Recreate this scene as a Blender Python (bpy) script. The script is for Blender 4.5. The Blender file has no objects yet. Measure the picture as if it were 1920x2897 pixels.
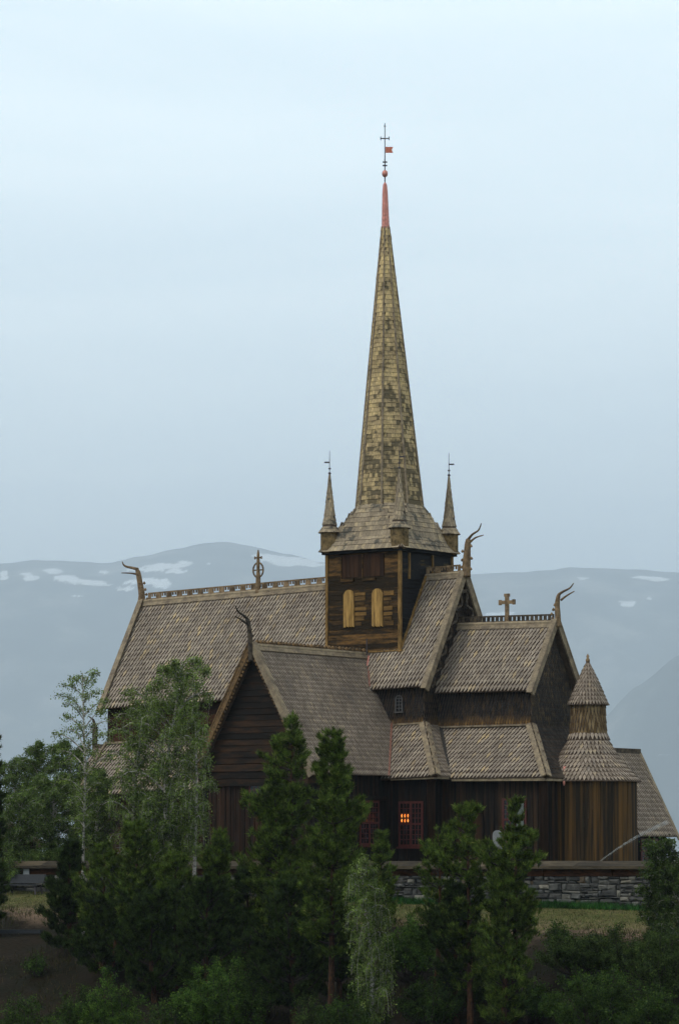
import bpy, math, random
import numpy as np
from mathutils import Vector, Matrix
PI = math.pi
random.seed(7); RS = np.random.RandomState(11)
sc = bpy.context.scene
COL = sc.collection

# ------------------------------------------------------------------ camera
AZ = math.radians(36.5); DIST = 167.0; FPX = 10000.0; CX, CY = 960.0, 1448.5
PITCH = math.atan((2435 - CY) / FPX)
FW = Vector((-math.sin(AZ), math.cos(AZ), 0)); RT = Vector((math.cos(AZ), math.sin(AZ), 0))
FF = FW * math.cos(PITCH) + Vector((0, 0, math.sin(PITCH)))
UP = FW * -math.sin(PITCH) + Vector((0, 0, math.cos(PITCH)))
CAM = -DIST * FW - (1102 - CX) / FPX * DIST * RT; CAM.z = 0.3
cd = bpy.data.cameras.new('camera'); cam = bpy.data.objects.new('camera', cd); COL.objects.link(cam)
cam.location = CAM
cam.rotation_euler = Matrix((RT, UP, -FF)).transposed().to_euler()
cd.sensor_fit = 'HORIZONTAL'; cd.sensor_width = 36; cd.lens = 36 * FPX / 1920
cd.clip_start = 0.5; cd.clip_end = 80000
sc.camera = cam

def ray(px, py): return FF + (px - CX) / FPX * RT - (py - CY) / FPX * UP
def on(px, py, ax, v):
    d = ray(px, py); i = 'xyz'.index(ax); return CAM + (v - CAM[i]) / d[i] * d
def at_depth(px, py, s):
    d = ray(px, py); return CAM + s / d.dot(FW) * d

# ------------------------------------------------------------------ mesh builder
class MB:
    def __init__(s): s.v = []; s.f = []; s.deck = None
    def add(s, vs, fs):
        n = len(s.v); s.v += [tuple(p) for p in vs]; s.f += [tuple(i + n for i in f) for f in fs]
    def box(s, a, b):
        (x0, y0, z0), (x1, y1, z1) = a, b
        s.add([(x0,y0,z0),(x1,y0,z0),(x1,y1,z0),(x0,y1,z0),(x0,y0,z1),(x1,y0,z1),(x1,y1,z1),(x0,y1,z1)],
              [(3,2,1,0),(4,5,6,7),(0,1,5,4),(1,2,6,5),(2,3,7,6),(3,0,4,7)])
    def obox(s, o, U, V, W, du, dv, dw):
        """box centred at o, half sizes du,dv,dw along unit U,V,W"""
        o = Vector(o); vs = []
        for c in (-1, 1):
            for a, b in ((-1,-1),(1,-1),(1,1),(-1,1)): vs.append(o + U*a*du + V*b*dv + W*c*dw)
        s.add(vs, [(3,2,1,0),(4,5,6,7),(0,1,5,4),(1,2,6,5),(2,3,7,6),(3,0,4,7)])
    def beam(s, p, q, w, h, up=(0,0,1)):
        p = Vector(p); q = Vector(q); D = (q - p); L = D.length; D.normalize()
        S = D.cross(Vector(up)).normalized(); U = S.cross(D)
        s.obox((p+q)/2, S, U, D, w/2, h/2, L/2)
    def prism(s, pts, off):
        """closed polygon pts extruded by vector off"""
        off = Vector(off); n = len(pts); pts = [Vector(p) for p in pts]
        s.add(pts + [p + off for p in pts],
              [tuple(range(n))[::-1], tuple(range(n, 2*n))] + [(i, (i+1) % n, n + (i+1) % n, n + i) for i in range(n)])
    def tube(s, pts, rad, n=7, flat=None):
        pts = [Vector(p) for p in pts]; m = len(pts); vs = []; ref = Vector((0.13, 0.21, 1)) if flat is None else Vector(flat)
        for i, p in enumerate(pts):
            d = (pts[min(i+1, m-1)] - pts[max(i-1, 0)]).normalized()
            a = d.cross(ref)
            if a.length < .05: a = d.cross(Vector((1, 0, .1)))
            a.normalize(); b = d.cross(a)
            for k in range(n):
                t = 2*PI*k/n; vs.append(p + (a*math.cos(t) + b*math.sin(t)) * rad[i])
        fs = [(i*n+k, i*n+(k+1) % n, (i+1)*n+(k+1) % n, (i+1)*n+k) for i in range(m-1) for k in range(n)]
        fs += [tuple(range(n))[::-1], tuple(range((m-1)*n, m*n))]
        s.add(vs, fs)
    def lathe(s, c, prof, n=24, a0=0.0, a1=2*PI, cap=True):
        full = abs(a1 - a0 - 2*PI) < 1e-6; cols = n if full else n + 1; vs = []
        for r, z in prof:
            for k in range(cols):
                t = a0 + (a1-a0)*k/n; vs.append((c[0] + r*math.cos(t), c[1] + r*math.sin(t), c[2] + z))
        fs = []
        for i in range(len(prof)-1):
            for k in range(n):
                k2 = (k+1) % cols if full else k+1
                fs.append((i*cols+k, i*cols+k2, (i+1)*cols+k2, (i+1)*cols+k))
        if cap and full: fs += [tuple(range(n))[::-1], tuple(range((len(prof)-1)*cols, len(prof)*cols))]
        s.add(vs, fs)
    def build(s, name, mat, parent=None, smooth=False):
        me = bpy.data.meshes.new(name); me.from_pydata(s.v, [], s.f); me.materials.append(mat)
        if smooth: me.polygons.foreach_set('use_smooth', [True]*len(me.polygons))
        me.update(); o = bpy.data.objects.new(name, me); COL.objects.link(o)
        if parent is not None: o.parent = parent
        if s.deck: s.deck.build('roof_boards_gap_shade' if 'roof' in name else 'backing_boards_gap_shade', M['deck'], o)
        return o

def np_mesh(name, V, nper, mat, parent=None):
    """V: (n*nper,3) vertices, each consecutive nper make one polygon"""
    n = len(V) // nper; me = bpy.data.meshes.new(name)
    me.vertices.add(len(V)); me.vertices.foreach_set('co', V.astype(np.float32).ravel())
    me.loops.add(len(V)); me.loops.foreach_set('vertex_index', np.arange(len(V), dtype=np.int32))
    me.polygons.add(n); me.polygons.foreach_set('loop_start', np.arange(0, len(V), nper, dtype=np.int32))
    me.polygons.foreach_set('loop_total', np.full(n, nper, dtype=np.int32))
    me.materials.append(mat); me.update(calc_edges=True); me.validate()
    o = bpy.data.objects.new(name, me); COL.objects.link(o)
    if parent is not None: o.parent = parent
    return o

def tag(o, label=None, cat=None, group=None, kind=None):
    if label: o['label'] = label
    if cat: o['category'] = cat
    if group: o['group'] = group
    if kind: o['kind'] = kind
    return o
def empty(name, loc, label, cat, group=None):
    o = bpy.data.objects.new(name, None); COL.objects.link(o); o.location = loc; o.empty_display_size = .5
    return tag(o, label, cat, group)

# ------------------------------------------------------------------ materials
class NT:
    def __init__(s, name):
        s.m = bpy.data.materials.new(name); s.m.use_nodes = True; s.t = s.m.node_tree; s.t.nodes.clear()
        s.out = s.n('ShaderNodeOutputMaterial')
    def n(s, ty, **kw):
        x = s.t.nodes.new(ty)
        for k, v in kw.items(): setattr(x, k, v)
        return x
    def l(s, a, b): s.t.links.new(a, b)
    def setin(s, sock, v):
        if hasattr(v, 'links'): s.l(v, sock)
        else: sock.default_value = v
    def obj(s): return s.n('ShaderNodeTexCoord').outputs['Object']
    def island(s): return s.n('ShaderNodeNewGeometry').outputs['Random Per Island']
    def noise(s, scale=1.0, vec=None, stretch=None, detail=4, rough=.55):
        vec = vec or s.obj()
        if stretch:
            mp = s.n('ShaderNodeMapping'); s.l(vec, mp.inputs['Vector']); mp.inputs['Scale'].default_value = stretch; vec = mp.outputs[0]
        t = s.n('ShaderNodeTexNoise'); s.l(vec, t.inputs['Vector'])
        t.inputs['Scale'].default_value = scale; t.inputs['Detail'].default_value = detail; t.inputs['Roughness'].default_value = rough
        return t.outputs['Fac']
    def ramp(s, fac, stops, interp='LINEAR'):
        r = s.n('ShaderNodeValToRGB'); s.l(fac, r.inputs[0]); e = r.color_ramp.elements; r.color_ramp.interpolation = interp
        while len(e) < len(stops): e.new(.5)
        for i, (p, c) in enumerate(stops):
            e[i].position = p; e[i].color = (c[0], c[1], c[2], 1) if hasattr(c, '__len__') else (c, c, c, 1)
        return r.outputs[0]
    def mix(s, fac, a, b, mode='MIX'):
        x = s.n('ShaderNodeMix', data_type='RGBA', blend_type=mode)
        s.setin(x.inputs[0], fac); 
        for k, v in ((6, a), (7, b)):
            if hasattr(v, 'links'): s.l(v, x.inputs[k])
            else: x.inputs[k].default_value = (v[0], v[1], v[2], 1)
        return x.outputs[2]
    def math(s, op, a, b=0.0):
        x = s.n('ShaderNodeMath', operation=op); s.setin(x.inputs[0], a); s.setin(x.inputs[1], b); return x.outputs[0]
    def bsdf(s, col, rough=.85, bump=None, bs=.3, bd=.02, metal=0.0, spec=.12):
        p = s.n('ShaderNodeBsdfPrincipled')
        if hasattr(col, 'links'): s.l(col, p.inputs['Base Color'])
        else: p.inputs['Base Color'].default_value = (col[0], col[1], col[2], 1)
        s.setin(p.inputs['Roughness'], rough); p.inputs['Metallic'].default_value = metal; p.inputs['Specular IOR Level'].default_value = spec
        if bump is not None:
            b = s.n('ShaderNodeBump'); b.inputs['Strength'].default_value = bs; b.inputs['Distance'].default_value = bd
            s.l(bump, b.inputs['Height']); s.l(b.outputs[0], p.inputs['Normal'])
        s.l(p.outputs[0], s.out.inputs[0]); return p

def shingle_mat(name, stops, patch=None, patch_rng=(.5, .62), pscale=1.2, low=None, zlow=None, pstretch=(1, 1, 1), zdark=None):
    t = NT(name); c = t.ramp(t.island(), stops)
    g = t.noise(22, stretch=(1, 1, .35), detail=3); c = t.mix(.8, c, t.ramp(g, [(.25, .62), (.75, 1.25)]), 'MULTIPLY')
    big = t.noise(.55, detail=3); c = t.mix(.7, c, t.ramp(big, [(.3, .68), (.7, 1.18)]), 'MULTIPLY')
    if patch:
        nz = t.noise(pscale, stretch=pstretch, detail=6, rough=.68)
        nz = t.math('ADD', nz, t.math('MULTIPLY', t.math('SUBTRACT', t.island(), .5), .13))
        if zdark:
            sz = t.n('ShaderNodeSeparateXYZ'); t.l(t.obj(), sz.inputs[0]); k = t.math('DIVIDE', t.math('SUBTRACT', sz.outputs[2], zdark[0]), zdark[1]-zdark[0])
            nz = t.math('ADD', nz, t.math('MULTIPLY', t.math('SUBTRACT', .45, k), .19)); nz = t.math('ADD', nz, t.math('MULTIPLY', sz.outputs[0], .03)); nz = t.math('ADD', nz, t.math('MULTIPLY', t.math('SUBTRACT', t.island(), .5), .12))
        c = t.mix(t.ramp(nz, [(patch_rng[0], 0.0), (patch_rng[1], 1.0)]), c, patch)
    if low:
        sx = t.n('ShaderNodeSeparateXYZ'); t.l(t.obj(), sx.inputs[0])
        z = t.math('ADD', sx.outputs[2], t.math('MULTIPLY', t.noise(2.5, detail=3), .9))
        c = t.mix(t.ramp(t.math('MULTIPLY', z, .1), [(zlow[0]*.1, 1.0), (zlow[1]*.1, 0.0)]), c, t.mix(t.island(), low, (low[0]*.35, low[1]*.3, low[2]*.3)))
    t.bsdf(c, .82, bump=g, bs=.35); return t.m

def board_mat(name, dark, light, stretch, rng=(.5, .72), rough=.8, var=.5, scale=1.0):
    t = NT(name); nz = t.noise(scale, stretch=stretch, detail=5, rough=.65)
    nz2 = t.math('ADD', nz, t.math('MULTIPLY', t.math('SUBTRACT', t.island(), .5), .22))
    c = t.mix(t.ramp(nz2, [(rng[0], 0.0), (rng[1], 1.0)]), dark, light)
    c = t.mix(var, c, t.ramp(t.island(), [(0, .55), (1, 1.35)]), 'MULTIPLY')
    f = t.noise(scale*5, stretch=stretch, detail=3); c = t.mix(.6, c, t.ramp(f, [(.25, .6), (.75, 1.3)]), 'MULTIPLY')
    t.bsdf(c, rough, bump=f, bs=.4); return t.m

def plain(name, col, rough=.8, scale=6, var=.35, metal=0, spec=.3, stretch=None):
    t = NT(name); nz = t.noise(scale, stretch=stretch, detail=5)
    c = t.mix(1.0, col, t.ramp(nz, [(.25, 1-var), (.75, 1+var)]), 'MULTIPLY'); t.bsdf(c, rough, bump=nz, bs=.25, metal=metal, spec=spec); return t.m

M = {}
M['roof'] = shingle_mat('grey weathered shingles', [(0, (.255, .215, .175)), (.5, (.325, .275, .22)), (.85, (.375, .32, .25)), (.95, (.44, .35, .23)), (1, (.50, .39, .23))],
                        patch=(.14, .11, .09), patch_rng=(.56, .76), pscale=.8)
M['roof_grey'] = shingle_mat('silver grey shingles', [(0, (.22, .18, .14)), (.4, (.29, .24, .19)), (.85, (.345, .285, .225)), (1, (.41, .33, .225))],
                        patch=(.14, .125, .115), patch_rng=(.58, .74), pscale=.7, pstretch=(1, 1, .6))
M['roof_dark'] = shingle_mat('tarred dark shingles', [(0, (.022, .022, .024)), (.6, (.05, .046, .042)), (1, (.09, .075, .055))])
M['scale'] = shingle_mat('tarred wall scales', [(0, (.016, .016, .017)), (.7, (.034, .029, .025)), (1, (.07, .046, .026))], low=(.30, .175, .06), zlow=(6.75, 7.35))
M['scale_e'] = shingle_mat('tarred gable scales', [(0, (.03, .03, .032)), (.7, (.058, .052, .045)), (1, (.10, .075, .045))], patch=(.16, .115, .055), patch_rng=(.5, .8), pscale=.9)
M['scale_neck'] = shingle_mat('brown wall scales', [(0, (.10, .065, .03)), (.5, (.16, .11, .055)), (1, (.26, .19, .1))])
M['spire'] = shingle_mat('golden spire shingles', [(0, (.42, .32, .18)), (.4, (.58, .445, .235)), (.8, (.72, .55, .27)), (1, (.82, .62, .29))],
                        patch=(.14, .115, .07), patch_rng=(.49, .62), pscale=1.05, pstretch=(1, 1, 1.1), zdark=(16.5, 29))
M['skirt'] = shingle_mat('grey gold skirt shingles', [(0, (.27, .22, .155)), (.6, (.42, .345, .24)), (1, (.52, .41, .25))],
                        patch=(.10, .095, .08), patch_rng=(.52, .62), pscale=1.2)
M['trim'] = board_mat('grey weathered trim boards', (.15, .12, .09), (.36, .29, .19), (1.5, 1.5, 1.5), (.35, .7), var=.3, scale=2)
M['trim_gold'] = board_mat('golden corner boards', (.09, .055, .02), (.33, .20, .07), (3, 3, .8), (.35, .65), scale=2)
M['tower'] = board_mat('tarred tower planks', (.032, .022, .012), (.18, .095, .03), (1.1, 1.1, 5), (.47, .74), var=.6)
M['tower_gold'] = board_mat('worn tower planks', (.045, .028, .013), (.22, .125, .04), (1.1, 1.1, 5), (.4, .72), var=.6)
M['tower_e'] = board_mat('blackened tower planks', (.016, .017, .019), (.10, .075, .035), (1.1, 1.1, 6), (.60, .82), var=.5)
M['wall_h'] = board_mat('brown black horizontal planks', (.013, .011, .0095), (.05, .026, .013), (1.2, 1.2, 6), (.45, .75), var=.5)
M['wall_v'] = board_mat('brown black vertical boards', (.008, .008, .0085), (.028, .016, .010), (7, 7, .5), (.45, .72), var=.6)
M['wall_v2'] = board_mat('near black chancel boards', (.011, .010, .0095), (.048, .027, .015), (7, 7, .4), (.42, .7), var=.5)
M['wall_red'] = board_mat('red brown vertical boards', (.012, .009, .008), (.046, .023, .013), (7, 7, .4), (.35, .65), var=.6)
M['log'] = board_mat('reddish brown log wall', (.015, .010, .008), (.055, .024, .012), (1.2, 1.2, 5), (.35, .7), var=.6)
M['apse'] = board_mat('golden streaked apse boards', (.024, .019, .013), (.115, .062, .02), (9, 9, .22), (.40, .62), var=.35)
M['turret'] = board_mat('weathered turret boards', (.05, .038, .02), (.27, .19, .09), (2, 2, 2), (.35, .65), scale=2)
M['shutter'] = board_mat('pale yellow louvre boards', (.15, .09, .03), (.46, .28, .09), (5, 5, .7), (.35, .62), var=.3)
M['panel'] = board_mat('dark red shutter boards', (.03, .016, .01), (.055, .027, .014), (6, 6, .8), (.4, .7))
M['carve'] = board_mat('carved grey brown oak', (.09, .062, .038), (.30, .21, .12), (3, 3, 3), (.35, .65), var=.2, scale=2)
M['carve_dark'] = board_mat('carved dark wood', (.04, .034, .03), (.14, .11, .075), (3, 3, 3), (.4, .7), var=.2, scale=2)
M['moss'] = board_mat('mossy brown edge board', (.06, .042, .025), (.21, .13, .06), (4, 4, 4), (.35, .6), var=.3, scale=2)
M['copper'] = plain('pink copper sheet', (.60, .25, .20), .5, 9, .4, .25, .5)
M['copper_dark'] = plain('worn copper strip', (.22, .10, .07), .5, 9, .4, .4, .5)
M['red'] = plain('dark red window paint', (.078, .019, .016), .55, 9, .3)
M['greyframe'] = plain('grey window frame', (.10, .10, .10), .6, 9, .2)
M['iron'] = plain('dark iron', (.08, .07, .075), .5, 9, .2, .4)
M['vane'] = plain('gilded red vane', (.62, .2, .12), .45, 9, .2, .3)
M['curtain'] = plain('pale curtain', (.13, .16, .15), .9, 9, .2)
M['white'] = plain('white enamel', (.62, .64, .64), .5, 5, .1)
M['stone_w'] = plain('pale grey headstone', (.20, .21, .22), .7, 3, .15)
M['bench'] = plain('blue grey bench timber', (.022, .026, .031), .7, 5, .3, stretch=(1, 8, 8))
M['bark_w'] = None
def glass():
    t = NT('window glass'); t.bsdf((.012, .014, .017), .08, spec=.5); return t.m
M['glass'] = glass()
def lit():
    t = NT('lit lamp glow'); e = t.n('ShaderNodeEmission')
    nz = t.noise(7, detail=2); t.l(t.ramp(nz, [(.3, (1, .12, .01)), (.7, (1, .42, .08))]), e.inputs[0]); e.inputs[1].default_value = 1.9
    t.l(e.outputs[0], t.out.inputs[0]); return t.m
M['lit'] = lit()
def stone():
    t = NT('dry stone'); c = t.ramp(t.island(), [(0, (.05, .052, .052)), (.35, (.11, .11, .105)), (.6, (.095, .10, .10)), (.8, (.16, .16, .145)), (.93, (.27, .26, .22)), (1, (.14, .105, .07))])
    nz = t.noise(5, detail=8, rough=.7); c = t.mix(.9, c, t.ramp(nz, [(.3, .4), (.7, 1.25)]), 'MULTIPLY')
    li = t.noise(2.3, detail=6, rough=.7); c = t.mix(t.ramp(li, [(.6, 0.0), (.7, .5)]), c, (.2, .21, .18))
    t.bsdf(c, .9, bump=nz, bs=.6, bd=.05); return t.m
M['stone'] = stone()
M['cap'] = board_mat('weathered wall capping', (.03, .026, .02), (.10, .08, .052), (1.4, 7, 7), (.35, .7), var=.3)
M['sill_beam'] = board_mat('rust brown wall beam', (.04, .018, .01), (.15, .062, .028), (1.4, 7, 7), (.35, .7), var=.3)
M['deck'] = plain('dark roof boards and gap shade', (.095,.068,.05), .95)  # shade in the gaps between shingles is put into this dark colour
M['gap'] = plain('dark wall core', (.012, .012, .012), .95)

def leaf(name, stops, trans=.25, rough=.6):
    t = NT(name); c = t.ramp(t.island(), stops)
    big = t.noise(.9, detail=2); c = t.mix(.9, c, t.ramp(big, [(.3, .65), (.7, 1.3)]), 'MULTIPLY'); cl = t.noise(3.6, detail=2); c = t.mix(1.0, c, t.ramp(cl, [(.36, .42), (.64, 1.7)]), 'MULTIPLY')
    p = t.n('ShaderNodeBsdfPrincipled'); t.l(c, p.inputs['Base Color']); p.inputs['Roughness'].default_value = rough; p.inputs['Specular IOR Level'].default_value = .06
    tr = t.n('ShaderNodeBsdfTranslucent'); t.l(c, tr.inputs[0])
    m = t.n('ShaderNodeMixShader'); m.inputs[0].default_value = trans; t.l(p.outputs[0], m.inputs[1]); t.l(tr.outputs[0], m.inputs[2]); t.l(m.outputs[0], t.out.inputs[0])
    return t.m
M['pine'] = leaf('pine needles', [(0, (.042, .070, .013)), (.6, (.078, .125, .02)), (.92, (.125, .185, .03)), (1, (.22, .22, .06))])
M['pine_dark'] = leaf('dark pine needles', [(0, (.018, .034, .009)), (.7, (.032, .056, .012)), (1, (.06, .09, .016))])
M['birch'] = leaf('birch leaves', [(0, (.085, .13, .035)), (.6, (.14, .205, .05)), (1, (.21, .27, .07))], .35)
M['birch_dim'] = leaf('grey green birch leaves', [(0, (.052, .088, .026)), (.6, (.09, .14, .036)), (1, (.14, .19, .05))], .3)
M['bush'] = leaf('bush leaves', [(0, (.022, .046, .010)), (.6, (.038, .075, .014)), (1, (.07, .11, .02))], .3)
M['bush_bright'] = leaf('bright bush leaves', [(0, (.030, .066, .011)), (.6, (.052, .105, .017)), (1, (.10, .165, .026))], .35)
M['willow'] = leaf('olive shrub leaves', [(0, (.028, .05, .014)), (.6, (.048, .08, .02)), (1, (.085, .12, .028))], .3)
M['grassleaf'] = leaf('grass blades', [(0, (.05, .085, .025)), (.5, (.09, .12, .035)), (1, (.18, .16, .07))], .2)
M['grass_dry'] = leaf('dry grass blades', [(0, (.02, .03, .008)), (.5, (.035, .038, .012)), (1, (.075, .055, .025))], .2)
M['grass_deep'] = leaf('deep green grass', [(0, (.015, .06, .015)), (1, (.035, .11, .02))], .2)
M['bark_pine'] = board_mat('orange pine bark', (.035, .02, .013), (.12, .058, .028), (3, 3, 1.5), (.4, .65), scale=3)
M['bark_dark'] = plain('dark bark', (.035, .028, .022), .9, 8, .5)
def birchbark():
    t = NT('white birch bark'); nz = t.noise(3, stretch=(2, 2, 5), detail=5, rough=.7)
    t.bsdf(t.ramp(nz, [(.38, (.05, .045, .04)), (.5, (.42, .40, .36)), (1, (.6, .58, .54))]), .75); return t.m
M['bark_w'] = birchbark()

# ------------------------------------------------------------------ shingles
def tile(mb, p, T, S, N, w, e, lift, th, pointed, L=1.45, smax=9.0):
    """one wooden shingle; the face goes to mb, its edges with painted gap shade to mb.deck"""
    h = w/2*(.90 if pointed else .95); j = random.uniform(-.012, .012); lf = lift*random.uniform(.8, 1.2)
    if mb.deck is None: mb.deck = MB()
    if pointed:
        L = 1.75; out = [(-h, L*e), (-h, .86*e), (-.14*h, j), (.14*h, j), (h, .86*e), (h, L*e)]; k0 = L*e
        P = lambda a, b, d=0: p + T*a + S*min(b, smax) + N*(.012 + lf*(1-b/k0) - d)
        mb.add([P(-h,.86*e), P(-.14*h,j), P(.14*h,j), P(h,.86*e), P(0,1.62*e)], [(0,1,2,3,4)])
        mb.deck.add([P(-h,L*e), P(-h,.86*e), P(0,1.62*e), P(h,.86*e), P(h,L*e)], [(0,1,2),(0,2,4),(2,3,4)])  # dark strips paint the shade beside the overlapping shingles
    else:
        out = [(-h, L*e), (-h, j), (h, j), (h, L*e)]; k0 = L*e
        P = lambda a, b, d=0: p + T*a + S*min(b, smax) + N*(.012 + lf*(1-b/k0) - d)
        mb.add([P(a, b) for a, b in out], [(0,1,2,3)])
    q = out[1:-1]; m = len(q)
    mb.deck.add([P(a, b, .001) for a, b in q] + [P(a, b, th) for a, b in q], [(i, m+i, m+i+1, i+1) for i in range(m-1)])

def inpoly(x, y, P):
    c = False; n = len(P)
    for i in range(n):
        x0, y0 = P[i]; x1, y1 = P[(i+1) % n]
        if (y0 > y) != (y1 > y) and x < (x1-x0)*(y-y0)/(y1-y0) + x0: c = not c
    return c

def roof_face(mb, pts, w=.20, e=.30, lift=.08, th=.055, pointed=True, slab=.09, tiles=True, jog=0.0):
    """planar polygon; pts[0]->pts[1] runs along the eave, left to right seen from outside"""
    P = [Vector(p) for p in pts]; T = (P[1]-P[0]).normalized(); N = T.cross(P[-1]-P[0]).normalized(); S = N.cross(T)
    if not tiles: mb.prism(P, -N*slab); return
    if mb.deck is None: mb.deck = MB()
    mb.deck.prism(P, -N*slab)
    Q = [((p-P[0]).dot(T), (p-P[0]).dot(S)) for p in P]
    t0 = min(q[0] for q in Q); t1 = max(q[0] for q in Q); s1 = max(q[1] for q in Q)
    nr = max(1, round(s1/e)); e2 = s1/nr
    for i in range(-1, nr):
        s = i*e2; off = (i % 2)*.5*w; nc = int((t1-t0)/w)+2
        for k in range(nc):
            t = t0 + off + (k+.0)*w
            if inpoly(t, max(s, 0) + .35*e2, Q):
                if i < 0 : s_ = -.05
                else: s_ = s
                if i < 0: continue
                q = P[0] + T*t + S*(s_ - (.06 if i == 0 else 0)) + N*jog
                tile(mb, q, T, S, N, w, e2, lift, th, pointed, smax=s1-s_+.02)

def rev_shingles(mb, c, prof, w, e, lift=.05, th=.035, pointed=True, a0=0, a1=2*PI):
    """surface of revolution; prof list of (r,z) bottom to top"""
    if mb.deck is None: mb.deck = MB()
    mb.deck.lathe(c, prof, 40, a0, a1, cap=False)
    seg = []; tot = 0
    for (r0, z0), (r1, z1) in zip(prof, prof[1:]):
        L = math.hypot(r1-r0, z1-z0); seg.append((tot, L, r0, z0, r1, z1)); tot += L
    nr = max(1, round(tot/e)); e = tot/nr
    for i in range(nr):
        s = i*e
        for (b, L, r0, z0, r1, z1) in seg:
            if s < b + L - 1e-6: break
        k = (s-b)/L; r = r0+(r1-r0)*k; z = z0+(z1-z0)*k; dr, dz = (r1-r0)/L, (z1-z0)/L
        n = max(6, round(r*(a1-a0)/w)); ww = r*(a1-a0)/n
        for q in range(n):
            t = a0 + (a1-a0)*(q + .5 + (i % 2)*.5)/n
            if t > a1: continue
            R = Vector((math.cos(t), math.sin(t), 0)); T = Vector((-math.sin(t), math.cos(t), 0))
            S = R*dr + Vector((0, 0, dz)); N = T.cross(S).normalized()
            p = Vector(c) + R*r + Vector((0, 0, z))
            tile(mb, p, T, S, N, ww, e, lift, th, pointed)

def vboards(mb, p0, p1, z0, ztop, w=.24, th=.05, batten=True):
    """vertical boards from p0 to p1 (2-D, outside on the right-hand side walking p0->p1), ztop(u) gives the top"""
    p0 = Vector((p0[0], p0[1], 0)); p1 = Vector((p1[0], p1[1], 0)); L = (p1-p0).length; T = (p1-p0)/L; N = Vector((T.y, -T.x, 0))
    n = max(1, round(L/w)); w = L/n
    for i in range(n):
        u0 = i*w + .004; u1 = (i+1)*w - .004; o = random.uniform(0, .02)
        a = p0+T*u0; b = p0+T*u1; zt0 = ztop(u0); zt1 = ztop(u1)
        mb.prism([a+Vector((0,0,z0))+N*o, b+Vector((0,0,z0))+N*o, b+Vector((0,0,zt1))+N*o, a+Vector((0,0,zt0))+N*o], -N*th)
        if batten and i:
            a = p0+T*(i*w-.03); b = p0+T*(i*w+.03); zt = min(ztop(i*w-.03), ztop(i*w+.03))
            mb.prism([a+Vector((0,0,z0))+N*.045, b+Vector((0,0,z0))+N*.045, b+Vector((0,0,zt))+N*.045, a+Vector((0,0,zt))+N*.045], -N*.05)

def hplanks(mb, p0, p1, z0, z1, ext=None, h=.2, th=.06, bulge=.0):
    """horizontal planks; ext(z)->(u0,u1) limits"""
    p0 = Vector((p0[0], p0[1], 0)); p1 = Vector((p1[0], p1[1], 0)); L = (p1-p0).length; T = (p1-p0)/L; N = Vector((T.y, -T.x, 0))
    n = max(1, round((z1-z0)/h)); h = (z1-z0)/n
    for i in range(n):
        a = z0+i*h+.004; b = z0+(i+1)*h-.004; o = random.uniform(0, .022)
        ua, ub = ext(a) if ext else (0, L); uc, ud = ext(b) if ext else (0, L)
        if ub-ua < .03: continue
        q = [p0+T*ua+Vector((0,0,a)), p0+T*ub+Vector((0,0,a)), p0+T*ud+Vector((0,0,b)), p0+T*uc+Vector((0,0,b))]
        lo = N*(o+bulge)
        mb.prism([v+(lo if j < 2 else N*o) for j, v in enumerate(q)], -N*th)

# ------------------------------------------------------------------ the stave church
CH = empty('stave_church', (0, 0, 0), 'large dark tarred wooden stave church with shingled roofs, central tower and tall tapering spire', 'church')
E_ = lambda x: 0.0
def X(t0, z0, t1, z1): return lambda u: z0 + (z1-z0)*(u-t0)/(t1-t0)

RW, RE = 13.06, 13.56          # nave ridge heights west, east
XW, XE = -15.24, 4.33
# nave roof
m = MB(); roof_face(m, [(XW,-3.1,7.72),(XE,-3.1,8.27),(XE,0,RE),(XW,0,RW)])
roof_face(m, [(XE,3.1,8.27),(XW,3.1,7.72),(XW,0,RW),(XE,0,RE)], w=.3, e=.45)
m.build('nave_roof', M['roof'], CH)
# clerestory walls of the nave
m = MB(); hplanks(m, (-15.1,-2.7), (-2.1,-2.7), 5.6, 8.5, h=.24); hplanks(m, (-15.1,2.7), (-15.1,-2.7), 5.6, 8.3, h=.24)
gab = lambda z: (2.75-max(.02, (13.1-z)/1.74), 2.75+max(.02, (13.1-z)/1.74)) if z > 8.3 else (0, 5.5)
hplanks(m, (-15.05,2.75), (-15.05,-2.75), 8.3, 12.9, gab, h=.24)
m.build('clerestory_wall', M['log'], CH)
m = MB(); roof_face(m, [(-2.1,-2.72,6.2),(3.9,-2.72,6.35),(3.9,-2.72,8.75),(-2.1,-2.72,8.75)], w=.15, e=.25, lift=.05, th=.035, slab=.2)
roof_face(m, [(3.9,-2.72,6.3),(3.9,2.72,6.3),(3.9,2.72,8.6),(3.9,0,13.3),(3.9,-2.72,8.6)], w=.15, e=.25, lift=.05, th=.035, slab=.2)
m.build('clerestory_wall', M['scale'], CH)
m = MB(); m.box((-15,2.5,5.6), (3.85,2.7,8.4)); m.build('clerestory_wall', M['wall_h'], CH)
# nave aisle roof
m = MB(); roof_face(m, [(-15.1,-4.9,3.40),(6.06,-4.9,4.08),(3.9,-2.68,6.52),(-15.1,-2.68,5.98)])
roof_face(m, [(6.06,4.9,4.08),(-15.1,4.9,3.40),(-15.1,2.68,5.98),(3.9,2.68,6.52)], tiles=False)
m.build('aisle_roof', M['roof'], CH)
m = MB(); roof_face(m, [(6.06,-4.9,4.08),(6.06,4.9,4.08),(3.9,2.68,6.52),(3.9,-2.68,6.52)], w=.13, e=.22, lift=.035, th=.025)
m.build('aisle_roof', M['roof_grey'], CH)
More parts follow.
